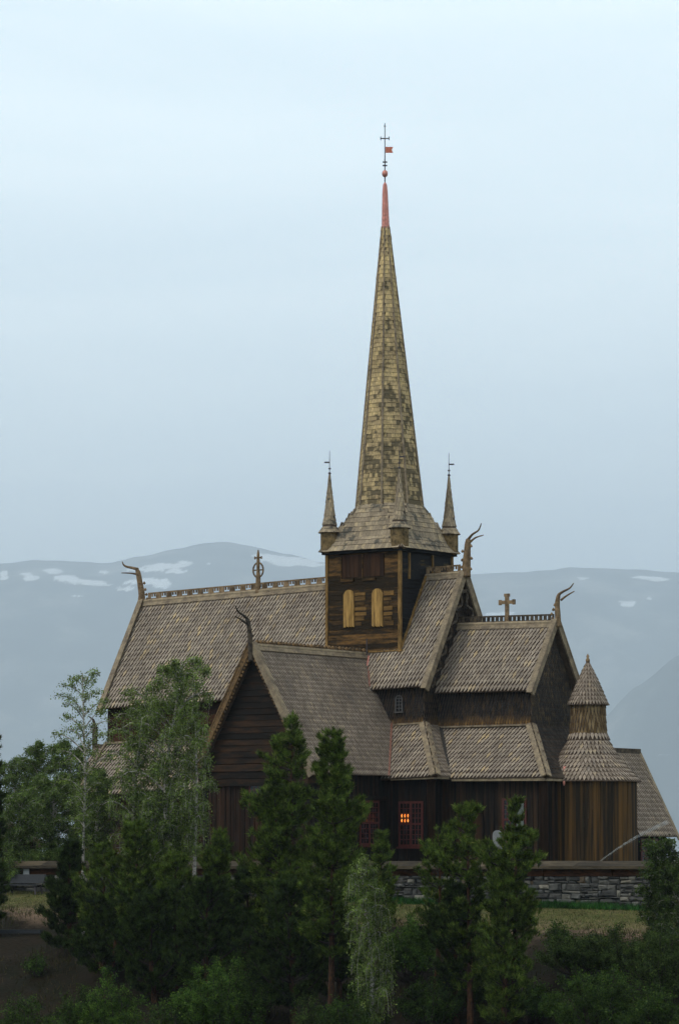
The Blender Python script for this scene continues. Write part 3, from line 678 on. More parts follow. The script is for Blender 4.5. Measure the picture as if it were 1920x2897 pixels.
dragon('y', 0, [(1578,1775),(1577,1740),(1576,1710),(1578,1690),(1581,1682)], [.17,.14,.12,.1,.08], [(1580,1682),(1594,1673),(1611,1664),(1622,1650)], [(1586,1698),(1603,1685),(1624,1673)],
       [(1560,1738),(1565,1725),(1569,1712),(1563,1748)], M['carve'])
dragon('x', TX, [(710,1872),(709,1830),(706,1790),(702,1760),(698,1750)], [.14,.13,.11,.1,.07], [(700,1751),(688,1741),(674,1731),(665,1713)], [(698,1765),(680,1752),(664,1744)],
       [(714,1800),(716,1825),(719,1850)], M['carve_dark'])
# ridge crosses
c = on(730, 1672, 'y', 0); m = MB(); tz = on(730, 1556, 'y', 0).z; rz = on(730, 1613, 'y', 0).z; X1 = Vector((1,0,0)); Y1 = Vector((0,1,0)); Z1 = Vector((0,0,1))
m.tube([(c.x,0,c.z-.1),(c.x,0,c.z+.3),(c.x,0,rz-.3),(c.x,0,rz),(c.x,0,rz+.3),(c.x,0,tz-.2),(c.x,0,tz)], [.16,.13,.12,.08,.09,.07,.03], 8)
rp = [(c.x+.31*math.cos(t*PI/10),0,rz+.36*math.sin(t*PI/10)) for t in range(21)]; m.tube(rp, [.045]*21, 6, flat=(0,1,0)); m.beam((c.x-.3,0,rz),(c.x+.3,0,rz),.05,.06)
cz = on(730,1578,'y',0).z; m.beam((c.x-.2,0,cz),(c.x+.2,0,cz),.05,.07)
for s in (-1,1): m.beam((c.x+s*.2,0,cz-.07),(c.x+s*.2,0,cz+.07),.05,.05,(1,0,0))
m.build('wheel_cross', M['carve'], CH)
c = on(1434, 1765, 'y', 0); tz = on(1434, 1681, 'y', 0).z; az = on(1434, 1704, 'y', 0).z; m = MB()
m.box((c.x-.09,-.05,c.z-.2), (c.x+.09,.05,tz)); m.box((c.x-.13,-.06,tz-.12), (c.x+.13,.06,tz+.02)); m.box((c.x-.43,-.047,az-.08), (c.x+.43,.047,az+.08))
for s in (-1,1): m.box((c.x+s*.38-.06,-.055,az-.12), (c.x+s*.38+.06,.055,az+.12))
m.build('ridge_cross', M['carve'], CH)

# ------------------------------------------------------------------ terrain
def sm(t): t = min(1, max(0, t)); return t*t*(3-2*t)
def wob(x, y): return .16*math.sin(x*.31+1.3)*math.sin(y*.43) + .11*math.sin(x*.83+y*.57) + .06*math.sin(1.9*x-1.3*y)
def base_z(x): return -1.32 - .016*max(-30, min(30, x-7))
def H(x, y):
    if y > -13.7: return 0.0
    d = -14 - y; z = base_z(x); a = min(max(d, 0), 7.0); z -= .13*a
    if d > 7: z -= .36*min(d-7, 50)
    z += wob(x, y)*sm((d-3)/6)*1.2
    if d > 85: z = z + (-1.5-z)*sm((d-85)/28)
    return z
def ground_hit(px, py):
    s = 95.0
    while s < 200:
        p = at_depth(px, py, s)
        if p.z < H(p.x, p.y): return p
        s += .1
    return p
def axis(dense0, dense1, step, lo, hi):
    v = list(np.arange(dense0, dense1+1e-6, step)); s = step; a = dense1
    while a < hi: s *= 1.35; a = min(hi, a+s); v.append(a)
    s = step; a = dense0; w = []
    while a > lo: s *= 1.35; a = max(lo, a-s); w.append(a)
    return w[::-1] + v
xs = axis(-40, 60, 1.0, -27000, 27000); ys = axis(-75, 5, 1.0, -27000, 27000); ys = sorted(set([round(float(y), 3) for y in ys]+[-13.7,-13.69,-120.,-115.,-110.,-105.,-100.]))
V = [(x, y, H(x, y)) for y in ys for x in xs]; nx = len(xs)
F = [(j*nx+i, j*nx+i+1, (j+1)*nx+i+1, (j+1)*nx+i) for j in range(len(ys)-1) for i in range(nx-1)]
def ground_mat():
    t = NT('meadow and slope'); sx = t.n('ShaderNodeSeparateXYZ'); t.l(t.obj(), sx.inputs[0])
    a = t.noise(.5, detail=6, rough=.65); b = t.noise(6, detail=5)
    g = t.ramp(a, [(.3, (.05, .06, .018)), (.55, (.12, .11, .042)), (.75, (.17, .135, .075))])
    s = t.ramp(a, [(.3, (.006, .008, .003)), (.5, (.012, .009, .004)), (.7, (.022, .014, .007))])
    y = t.math('ADD', sx.outputs[1], t.math('MULTIPLY', t.math('SUBTRACT', a, .5), 5))
    f = t.ramp(t.math('DIVIDE', t.math('ADD', y, 40), 40), [(.455, 0.0), (.49, 1.0)])
    f2 = t.ramp(t.math('DIVIDE', t.math('ADD', y, 40), 40), [(.50, 1.0), (.56, 0.0)]); g = t.mix(f2, g, (.15, .105, .07)); c = t.mix(f, s, g); c = t.mix(.8, c, t.ramp(b, [(.25, .5), (.75, 1.4)]), 'MULTIPLY'); t.bsdf(c, .95, bump=b, bs=.6, bd=.1); return t.m
me = bpy.data.meshes.new('ground'); me.from_pydata(V, [], F); me.materials.append(ground_mat()); me.polygons.foreach_set('use_smooth', [True]*len(me.polygons))
gr = bpy.data.objects.new('ground', me); COL.objects.link(gr); tag(gr, kind='structure')

# mountains
def prof(P, px):
    for (a, b), (c, d) in zip(P, P[1:]):
        if a <= px <= c: k = (px-a)/(c-a); k = k*k*(3-2*k)*.5+k*.5; return b+(d-b)*k
    return P[0][1] if px < P[0][0] else P[-1][1]
PR = [(-9000,1900),(-3000,1750),(-1200,1660),(-300,1625),(0,1603),(100,1592),(200,1596),(300,1600),(400,1582),(500,1560),(590,1544),(640,1541),(700,1550),(800,1572),(920,1598),(1100,1628),(1330,1632),(1450,1629),(1550,1622),(1620,1613),(1700,1613),(1800,1618),(1920,1628),(2500,1600),(4000,1700),(9000,1900)]
SNOW = [(6,1330,22,11),(70,1337,42,8),(122,1321,48,6),(150,1337,70,8),(195,1346,90,6),(235,1352,55,5),(288,1362,50,5),(238,1323,26,4),(385,1310,115,7),(425,1303,40,7),(330,1318,90,4),(340,1345,110,8),(370,1352,50,8),(400,1322,70,3),
        (175,1381,32,3),(610,1285,60,5),(650,1294,110,8),(690,1300,110,8),(720,1306,70,4),(655,1304,50,7),(1350,1338,32,3),(1495,1336,70,4),(1525,1341,50,4),(1455,1397,34,6),(1440,1391,28,3),(1160,1420,70,5),(1500,1384,14,5),(60,1328,30,3),(480,1303,10,3)]
SNOW = [(a*1.2245, b*1.2245, w*.61, h*1.35) for a, b, w, h in SNOW]
SM = 24000.0
def nz1(x, s):
    return math.sin(x*.013+s)*.5+math.sin(x*.031+s*2.1)*.3+math.sin(x*.083+s*.7)*.2
def mountains(name, s0, PRf, rows, depth, snow):
    pxs = sorted(set(list(np.linspace(-9000, -200, 60))+list(np.linspace(-200, 2120, 420))+list(np.linspace(2120, 9000, 60)))); vs = []; sn = []
    for j in range(rows+1):
        v = j/rows
        for i, px in enumerate(pxs):
            q = (px-CX)/FPX*s0; top_ = (2435-prof(PRf, px))/FPX*s0+.3 + s0*(.0002*nz1(px, 1)+.00008*nz1(px*5, 3))
            z = -8 + (top_+8)*math.sin(v*PI/2)**1.15; s = s0 - depth*(1-v) + s0*.0045*nz1(px*.5+v*300, 5)*v*(1-v)*4
            vs.append(CAM*1.0 + RT*q*(s/s0) + FW*s + Vector((0, 0, z-CAM.z)))
            py = 2435-(z-.3)/s*FPX; w = 0
            if snow:
                for (a, b, hw, hh) in SNOW:
                    e = ((px-a)/hw)**2+((py-b+.12*(px-a)*0)/hh)**2
                    e += .5*nz1(px*6+b, py*.35)
                    w = max(w, min(1, max(0, 1.25-e)*1.6))
            sn.append(w)
    nn = len(pxs); fs = [(j*nn+i, j*nn+i+1, (j+1)*nn+i+1, (j+1)*nn+i) for j in range(rows) for i in range(nn-1)]
    # far side of the ridge
    b0 = len(vs)
    for i, px in enumerate(pxs):
        p = vs[rows*nn+i]; vs.append(Vector((p.x, p.y, 0)) + FW*2400 + Vector((0,0,-10))); sn.append(0)
    fs += [(rows*nn+i, rows*nn+i+1, b0+i+1, b0+i) for i in range(nn-1)]
    me = bpy.data.meshes.new(name); me.from_pydata([tuple(v) for v in vs], [], fs)
    at = me.attributes.new('snow', 'FLOAT', 'POINT'); at.data.foreach_set('value', sn)
    t = NT(name+' rock'); nz = t.noise(.0022, stretch=(1, 1, .45), detail=9, rough=.68); c = t.ramp(nz, [(.40, (.012, .022, .03)), (.52, (.05, .065, .07)), (.64, (.17, .175, .17))])
    an = t.n('ShaderNodeAttribute', attribute_name='snow'); fac = t.ramp(t.math('ADD', an.outputs['Fac'], t.math('MULTIPLY', t.math('SUBTRACT', t.noise(.006, stretch=(1, 1, 3), detail=8, rough=.7), .5), 2.2)), [(.35, 0.0), (.9, 1.0)])
    c = t.mix(fac, c, (.75, .8, .85)); t.bsdf(c, .95); me.materials.append(t.m)
    me.polygons.foreach_set('use_smooth', [True]*len(me.polygons)); o = bpy.data.objects.new(name, me); COL.objects.link(o); tag(o, kind='structure')
mountains('mountains', SM, PR, 90, 5000, True)
PR2 = [(-9000,2440),(1300,2440),(1500,2260),(1600,2150),(1700,2035),(1800,1945),(1920,1858),(2300,1700),(3500,1500),(9000,1500)]
mountains('hillside', 16000.0, PR2, 30, 1000, False)

# ------------------------------------------------------------------ haze and light
HZ = .78e-4
m = MB(); m.box((-31000,-31000,-60), (31000,31000,2600)); t = NT('haze air'); pv = t.n('ShaderNodeVolumePrincipled'); pv.inputs['Color'].default_value = (.72,.85,1,1); pv.inputs['Density'].default_value = HZ
t.l(pv.outputs[0], t.out.inputs['Volume']); hz = m.build('haze', t.m); tag(hz, kind='stuff')
W = bpy.data.worlds.new('World'); sc.world = W; W.use_nodes = True; nt = W.node_tree; nt.nodes.clear()
SE, SR = math.radians(48), math.radians(0)
sun_az = math.atan2(-1.0, -.45)    # direction towards the sun: south-south-west
out = nt.nodes.new('ShaderNodeOutputWorld'); sky = nt.nodes.new('ShaderNodeTexSky'); sky.sky_type = 'NISHITA'; sky.sun_disc = False; sky.sun_elevation = SE
sky.sun_rotation = PI/2 - sun_az; sky.dust_density = 3; sky.air_density = 1
b1 = nt.nodes.new('ShaderNodeBackground'); nt.links.new(sky.outputs[0], b1.inputs[0]); b1.inputs[1].default_value = .1
tc = nt.nodes.new('ShaderNodeTexCoord'); sp = nt.nodes.new('ShaderNodeSeparateXYZ'); nt.links.new(tc.outputs['Generated'], sp.inputs[0])
rp = nt.nodes.new('ShaderNodeValToRGB'); e = rp.color_ramp.elements
nzw = nt.nodes.new('ShaderNodeTexNoise'); mpw = nt.nodes.new('ShaderNodeMapping'); mpw.inputs['Scale'].default_value = (3, 3, 16); nt.links.new(tc.outputs['Generated'], mpw.inputs[0]); nt.links.new(mpw.outputs[0], nzw.inputs['Vector']); nzw.inputs['Scale'].default_value = 1.6; nzw.inputs['Detail'].default_value = 3
ma = nt.nodes.new('ShaderNodeMath'); ma.operation = 'MULTIPLY_ADD'; nt.links.new(nzw.outputs['Fac'], ma.inputs[0]); ma.inputs[1].default_value = .05; nt.links.new(sp.outputs[2], ma.inputs[2])
nt.links.new(ma.outputs[0], rp.inputs[0])
SKY = [(0, (.78,.90,1.06)), (.10, (1.18,1.35,1.46)), (.15, (1.38,1.57,1.66)), (.21, (1.46,1.66,1.74)), (.28, (1.48,1.68,1.74)), (.5, (1.08,1.12,1.10)), (1, (.98,.98,.93))]
while len(e) < len(SKY): e.new(.5)
for i, (p, c) in enumerate(SKY): e[i].position = p; e[i].color = (*c, 1)
n2 = nt.nodes.new('ShaderNodeTexNoise'); m2 = nt.nodes.new('ShaderNodeMapping'); m2.inputs['Scale'].default_value = (4, 4, 22); nt.links.new(tc.outputs['Generated'], m2.inputs[0]); nt.links.new(m2.outputs[0], n2.inputs['Vector']); n2.inputs['Scale'].default_value = 1.3; n2.inputs['Detail'].default_value = 5; n2.inputs['Distortion'].default_value = .6
r2 = nt.nodes.new('ShaderNodeValToRGB'); r2.color_ramp.elements[0].position = .3; r2.color_ramp.elements[0].color = (.90,.92,.94,1); r2.color_ramp.elements[1].position = .7; r2.color_ramp.elements[1].color = (1.06,1.05,1.04,1); nt.links.new(n2.outputs['Fac'], r2.inputs[0])
xm = nt.nodes.new('ShaderNodeMix'); xm.data_type = 'RGBA'; xm.blend_type = 'MULTIPLY'; xm.inputs[0].default_value = 1; nt.links.new(rp.outputs[0], xm.inputs[6]); nt.links.new(r2.outputs[0], xm.inputs[7])
b2 = nt.nodes.new('ShaderNodeBackground'); nt.links.new(xm.outputs[2], b2.inputs[0]); b2.inputs[1].default_value = 1.0
mx = nt.nodes.new('ShaderNodeMixShader'); mx.inputs[0].default_value = .88; nt.links.new(b1.outputs[0], mx.inputs[1]); nt.links.new(b2.outputs[0], mx.inputs[2]); nt.links.new(mx.outputs[0], out.inputs[0])
ld = bpy.data.lights.new('sun', 'SUN'); ld.energy = 1.25; ld.angle = math.radians(20); ld.color = (1, .93, .82); lo = bpy.data.objects.new('sun', ld); COL.objects.link(lo)
dv = Vector((math.cos(sun_az)*math.cos(SE), math.sin(sun_az)*math.cos(SE), math.sin(SE))); lo.rotation_euler = dv.to_track_quat('Z', 'Y').to_euler()
sc.cycles.volume_bounces = 2; sc.view_settings.view_transform = 'Standard'; sc.view_settings.look = 'None'; sc.view_settings.exposure = 0; sc.view_settings.gamma = 1

# ------------------------------------------------------------------ stone wall
WY = -14.0
wall = empty('churchyard_wall', (7, WY, -1.4), 'long dry stone churchyard wall with a weathered plank cap, in front of the church', 'stone wall')
def loc(o): o.location = -Vector(wall.location); return o
m = MB(); xb = -22.0; j = lambda a=.02: random.uniform(-a, a)
while xb < 31:
    wb = random.uniform(.7, 1.7); z = -2.0+random.uniform(-.1, .1)
    while z < -.37:
        h = random.choice((.10, .14, .18, .23, .28))*random.uniform(.85, 1.15)
        if z+h > -.44: h = -.35-z
        k = max(1, round(wb/random.uniform(.2, .5))); cut = sorted([random.uniform(.12, .88) for _ in range(k-1)]); cut = [0]+cut+[1]
        for q in range(k):
            if cut[q+1]-cut[q] < .06: continue
            g = .010; x0 = xb+wb*cut[q]+g+j(.01); x1 = xb+wb*cut[q+1]-g+j(.01); a = z+g+j(.008); b = z+h-g+j(.008); o = random.uniform(0, .13); i = min(.06, h*.3)
            hh = [(x0+i+j(.05),a+i+j(.03)),(x1-i+j(.05),a+i+j(.03)),(x1-i+j(.06),b-i+j(.03)),(x0+i+j(.06),b-i+j(.03))]
            ou = [(x0+j(.025),a+j(.02)),(x1+j(.025),a+j(.02)),(x1+j(.03),b+j(.02)),(x0+j(.03),b+j(.02))]
            vs = [(p, WY-.25, q_) for p, q_ in ou]+[(p, WY-.28-o, q_) for p, q_ in ou]+[(p, WY-.33-o+j(.02), q_) for p, q_ in hh]
            m.add(vs, [(0,1,5,4),(1,2,6,5),(2,3,7,6),(3,0,4,7),(4,5,9,8),(5,6,10,9),(6,7,11,10),(7,4,8,11),(8,9,10,11)])
        z += h
    xb += wb
loc(m.build('stonework', M['stone'], wall))
m = MB(); m.box((-22,WY-.26,-2.4), (31,WY+.2,-.33)); loc(m.build('wall_core', M['gap'], wall))
m = MB(); x = -22
while x < 31:
    w = random.uniform(2.2, 4.2); dz = random.uniform(-.02,.02); m.box((x+.02,WY-.28,-.34), (x+w-.02,WY+.15,-.09+dz)); x += w
loc(m.build('wall_beam', M['sill_beam'], wall))
m = MB(); x = -22
while x < 31:
    w = random.uniform(2.5, 4.5); dz = random.uniform(-.012,.012)
    m.prism([(x+.01,WY-.62,.02+dz),(x+w-.01,WY-.62,.02+dz),(x+w-.01,WY+.05,.27+dz),(x+.01,WY+.05,.27+dz)], (0,0,-.07)); m.box((x+.01,WY-.66,-.06+dz), (x+w-.01,WY-.60,.06+dz)); x += w
m.prism([(-22,WY+.7,.02),(-22,WY+.06,.27),(31,WY+.06,.27),(31,WY+.7,.02)], (0,0,-.07))
loc(m.build('wall_cap', M['cap'], wall))
# things along the wall
bc = on(68, 2520, 'y', -15.3); bz = H(bc.x, -15.3); bn = empty('garden_bench', (bc.x, -15.3, bz), 'low dark blue grey bench standing against the stone wall at the far left', 'bench')
m = MB(); m.box((-1.05,-.28,.40), (1.05,.12,.46)); m.build('seat', M['bench'], bn)
m = MB(); m.prism([(-1.0,.16,.5),(1.0,.16,.5),(1.0,.30,.9),(-1.0,.30,.9)], (0,.04,0)); m.build('backrest', M['bench'], bn)
for sx in (-1, 1):
    m = MB(); m.beam((sx*.9,-.25,0), (sx*.82,-.2,.41), .06, .06); m.build('leg', M['iron'], bn)
    m = MB(); m.beam((sx*.9,.25,0), (sx*.86,.1,.41), .06, .06); m.build('leg', M['iron'], bn)
for px, lb in ((25, 'left of the two round white discs fixed under the cap of the stone wall'), (41, 'right of the two round white discs fixed under the cap of the stone wall')):
    p = on(px, 2473, 'y', WY-.32); m = MB(); m.tube([(p.x,WY-.36,p.z),(p.x,WY-.40,p.z),(p.x,WY-.42,p.z)], [.14,.14,.11], 20, flat=(0,0,1)); o = m.build('round_sign', M['white']); tag(o, lb, 'sign', 'round discs on the wall')
p = on(77, 2471, 'y', WY-.32); m = MB(); m.box((p.x-.17,WY-.40,p.z-.2), (p.x+.17,WY-.37,p.z+.2)); nb = m.build('notice_board', M['white']); tag(nb, 'small white rectangular notice board on the beam of the stone wall', 'notice board')
# timber kerb, storehouse, fence
a = ground_hit(-60, 2643); b = ground_hit(117, 2643); m = MB(); a.z = H(a.x,a.y)+.08; b.z = H(b.x,b.y)+.08; m.beam(a, b, .16, .16); o = m.build('timber_kerb', M['bench']); tag(o, 'grey squared timber lying as a kerb along the top of the brown slope', 'kerb')
s = at_depth(-20, 2440, 172); sh = empty('log_storehouse', (s.x, s.y, 0), 'small log storehouse with grey shingle roof half hidden by trees at the left edge', 'storehouse')
m = MB(); roof_face(m, [(-2.6,-2.2,1.0),(1.7,-2.2,1.0),(1.1,0,2.2),(-2.6,0,2.2)], w=.25, e=.3); m.prism([(1.7,2.2,1.0),(-2.6,2.2,1.0),(-2.6,0,2.2),(1.1,0,2.2)], (0,0,-.08)); m.build('roof', M['roof_grey'], sh)
m = MB(); hplanks(m, (-2.3,-1.8), (1.2,-1.8), 0, 1.2, h=.24, th=.12, bulge=.04); hplanks(m, (1.2,-1.8), (1.2,1.8), 0, 1.2, h=.24, th=.12, bulge=.04); m.build('wall', M['log'], sh)
a = at_depth(1885, 2412, 182); b = at_depth(2050, 2412, 184); fn = empty('rail_fence', (a.x, a.y, 0), 'low grey rail fence beyond the sacristy at the right edge', 'fence')
m = MB(); d = Vector((b.x-a.x, b.y-a.y, 0)); m.beam((0,0,.68), (d.x,d.y,.68), .06, .1); m.beam((0,0,.35), (d.x,d.y,.35), .05, .1); m.build('rail', M['bench'], fn)
for i in range(3):
    m = MB(); q = d*(.05+.45*i); m.box((q.x-.05,q.y-.05,0), (q.x+.05,q.y+.05,.8)); m.build('post', M['bench'], fn)
# gravestone
p = on(1404, 2350, 'y', -8.5); m = MB(); hw = .21; pts = [(p.x-hw,-8.5,-.02)]+[(p.x-hw*math.cos(PI*i/10),-8.5,p.z-.2+.2*math.sin(PI*i/10)) for i in range(11)]+[(p.x+hw,-8.5,-.02)]
m.prism(pts, (0,.12,0)); m.box((p.x-.35,-8.6,-.02), (p.x+.35,-8.28,.12)); o = m.build('gravestone', M['stone_w']); tag(o, 'white round topped gravestone standing by the chancel wall behind the pines', 'gravestone')
# water jet from a sprinkler
a = on(1690, 2442, 'y', -9.5); sk = empty('garden_sprinkler', (a.x, a.y, 0), 'garden sprinkler behind the stone wall throwing a thin arc of water past the apse', 'sprinkler')
m = MB(); m.lathe((0,0,0), [(.12,0),(.12,.04),(.03,.06),(.03,a.z-.05),(.06,a.z),(.02,a.z+.05)], 10); m.build('sprinkler_head', M['iron'], sk)
t = NT('water spray'); p_ = t.n('ShaderNodeBsdfDiffuse'); p_.inputs[0].default_value = (.75,.82,.85,1); tr = t.n('ShaderNodeBsdfTransparent'); mm = t.n('ShaderNodeMixShader')
nz = t.noise(9, detail=4, rough=.7); t.l(t.ramp(nz, [(.35, .03), (.75, .26)]), mm.inputs[0]); t.l(tr.outputs[0], mm.inputs[1]); t.l(p_.outputs[0], mm.inputs[2]); t.l(mm.outputs[0], t.out.inputs[0])
pts = []; rad = []
for i in range(25):
    u = i/24; px = 1692+195*u; py = 2441-150*u+36*u*u; q = on(px, py, 'y', -9.5); pts.append((q.x-a.x, 0, q.z)); rad.append(.018+.075*u)
m = MB(); m.tube(pts, rad, 8); m.build('water_jet', t.m, sk, True)
m = MB(); 
D = []
for i in range(1000):
    u = random.random()**.8; q = Vector(pts[min(24, int(u*24))]); k = .04+.12*u; D.append(q+Vector((random.gauss(0,.1), random.gauss(0,k), random.gauss(0,k)-abs(random.gauss(0,.16*u)))))
D = np.array([tuple(v) for v in D]); n = len(D); r3 = RS.normal(size=(n,3,3))*.009; np_mesh('water_drops', (D[:,None,:]+r3).reshape(-1,3), 3, t.m, sk)

# ------------------------------------------------------------------ vegetation
def unit(a): return a/np.maximum(1e-6, np.linalg.norm(a, axis=-1, keepdims=True))
def needles(C, D, n, L, w, spread=.9):
    """C centres, D directions; n needles per tuft -> triangle verts"""
    k = len(C); c = np.repeat(C, n, 0); d = np.repeat(D, n, 0); r = RS.normal(size=(k*n, 3)); dd = unit(d + r*spread*.55)
    ln = L*RS.uniform(.7, 1.25, (k*n, 1)); sdv = unit(np.cross(dd, RS.normal(size=(k*n, 3))))*w*.5
    st = c + d*RS.uniform(-.5, .5, (k*n, 1))*L
    return np.stack([st-sdv, st+sdv, st+dd*ln], 1).reshape(-1, 3)
def leaves(C, size, jit, droop=.5):
    n = len(C); c = C + RS.normal(size=(n, 3))*jit; a = unit(RS.normal(size=(n, 3)) + np.array([0, 0, -droop])); b = unit(np.cross(a, RS.normal(size=(n, 3))))
    s = size*RS.uniform(.6, 1.25, (n, 1)); return np.stack([c, c+a*s*.5+b*s*.33, c+a*s, c+a*s*.5-b*s*.33], 1).reshape(-1, 3)

def put(name, px, top_py, s, label, cat, group):
    if s > 400: s = (ground_hit(px, s)-CAM).dot(FW)
    p = at_depth(px, top_py, s); z = H(p.x, p.y); put.s = s; o = empty(name, (p.x, p.y, z-.05), label, cat, group); return o, p.z-z+.05

def pine(px, top_py, s, halfw, label, crown0=.25, tufts=1500, mat='pine', bark='bark_pine', seed=1, cone=.8, droop=0.0, sparse=1.0, rtrunk=.12, bend=.0, name='pine_tree', group='pines on the slope below the church wall', prof=None):
    global RS; RS = np.random.RandomState(seed); rnd = random.Random(seed)
    o, h = put(name, px, top_py, s, label, 'tree', group); R = halfw/FPX*put.s*1.35
    tr = MB(); br = MB(); bx = rnd.uniform(-.25, .25); by = rnd.uniform(-.25, .25)
    path = lambda z: Vector((bx*math.sin(z/h*2.6)+bend*RT.x*(z/h)**2, by*math.sin(z/h*3.1)+bend*RT.y*(z/h)**2, z))
    tr.tube([path(h*i/12) for i in range(13)], [rtrunk*(1-.93*i/12)+.012 for i in range(13)], 7)
    Cs = []; Ds = []; z = h*crown0; lv = []
    while z < h*.985:
        u = (z/h-crown0)/(1-crown0); env = (1-u)**cone*(.55+.45*min(1, u*5+.4)); nb = rnd.randint(3, 6); a0 = rnd.uniform(0, 6.28)
        for b in range(nb):
            if rnd.random() > sparse: continue
            ang = a0+b*6.283/nb+rnd.uniform(-.35, .35)
            if prof:
                row = 2435-(z+o.location.z-.3)/put.s*FPX; cs = math.cos(ang)*RT.x+math.sin(ang)*RT.y
                if row > prof[-1][0]: continue
                Lp = 0
                for it in range(4):
                    rw = max(prof[0][0], row+4-.52*Lp); k = 0
                    while k < len(prof)-2 and prof[k+1][0] < rw: k += 1
                    f_ = min(1, max(0, (rw-prof[k][0])/(prof[k+1][0]-prof[k][0]))); el = prof[k][1]+(prof[k+1][1]-prof[k][1])*f_; er = prof[k][2]+(prof[k+1][2]-prof[k][2])*f_
                    Lp = .5*Lp+.5*((er if cs > 0 else el)*abs(cs)**.5+.5*(el+er)*(1-abs(cs)**.5))
                L = Lp/FPX*put.s*rnd.choice((.6, .8, .95, 1.05, 1.25))*(1+.16*math.sin(z*3.1+(1 if cs > 0 else 2.2)))*1.1+.03
            else: L = R*env*rnd.uniform(.5, 1.15)*(1+.28*math.sin(a0*2+b*2.1+z*2.3))+.12
            lv.append((z, ang, L, u))
        z += rnd.uniform(.30, .52)*(1.25-.5*u)*(.85 if prof else 1)
    tot = sum(l[2] for l in lv); tufts = int(tufts*(1.6 if prof else 1.2))
    for (z, a, L, u) in lv:
        A = np.array([math.cos(a), math.sin(a), 0.0]); ris = (.1+.25*u if prof else .25+.75*u-droop); cu = .28 if prof else .38; pts = []
        P0 = path(z); base = np.array([P0.x, P0.y, P0.z]); m_ = 6
        for i in range(m_+1):
            f = i/m_; pts.append(base + A*L*f*(1-.12*f) + np.array([0, 0, L*(ris*f*.7 + cu*f*f)]))
        br.tube([Vector(p) for p in pts], [max(.008, (.014+.018*L)*(1-.8*i/m_)) for i in range(m_+1)], 4)
        n = max(4, int(tufts*L/tot)); kc = max(2, int(L/.26)); cf = np.clip(.28+.72*(np.arange(kc)+.8)/kc+RS.uniform(-.06, .06, kc), .15, 1.0); PA = np.array(pts); side = np.array([-A[1], A[0], 0]); wd = L*(.24 if prof else .34)*(1-cf*.6)+.04
        i0 = np.minimum(m_-1, (cf*m_).astype(int)); fr = (cf*m_-i0)[:, None]; cc = PA[i0]*(1-fr)+PA[i0+1]*fr; cc = cc + side[None]*(RS.uniform(-1, 1, kc)*wd)[:, None]
        ci = RS.randint(0, kc, n); pos = cc[ci] + RS.normal(size=(n, 3))*np.array([1, 1, .62])*(.07+.03*L) + np.array([0, 0, .05])
        Cs.append(pos); Ds.append(unit(A[None]*.5+side[None]*RS.normal(size=(n,1))*.35+np.array([0,0,1])*RS.uniform(.6,1.4,(n,1))))
    tp = path(h); k = 10; Cs.append(np.array([[tp.x, tp.y, h-.55*q/k] for q in range(k)])); Ds.append(np.tile([0., 0, 1.], (k, 1)))
    C = np.concatenate(Cs); D = np.concatenate(Ds)
    V = needles(C, D, 20, .17, .030); n0 = len(tr.f); tr.add(br.v, br.f); to = tr.build('trunk', M[bark], o); to.data.materials.append(M['bark_dark']); to.data.polygons.foreach_set('material_index', [0]*n0+[1]*(len(tr.f)-n0));  np_mesh('crown', V, 3, M[mat], o); return o

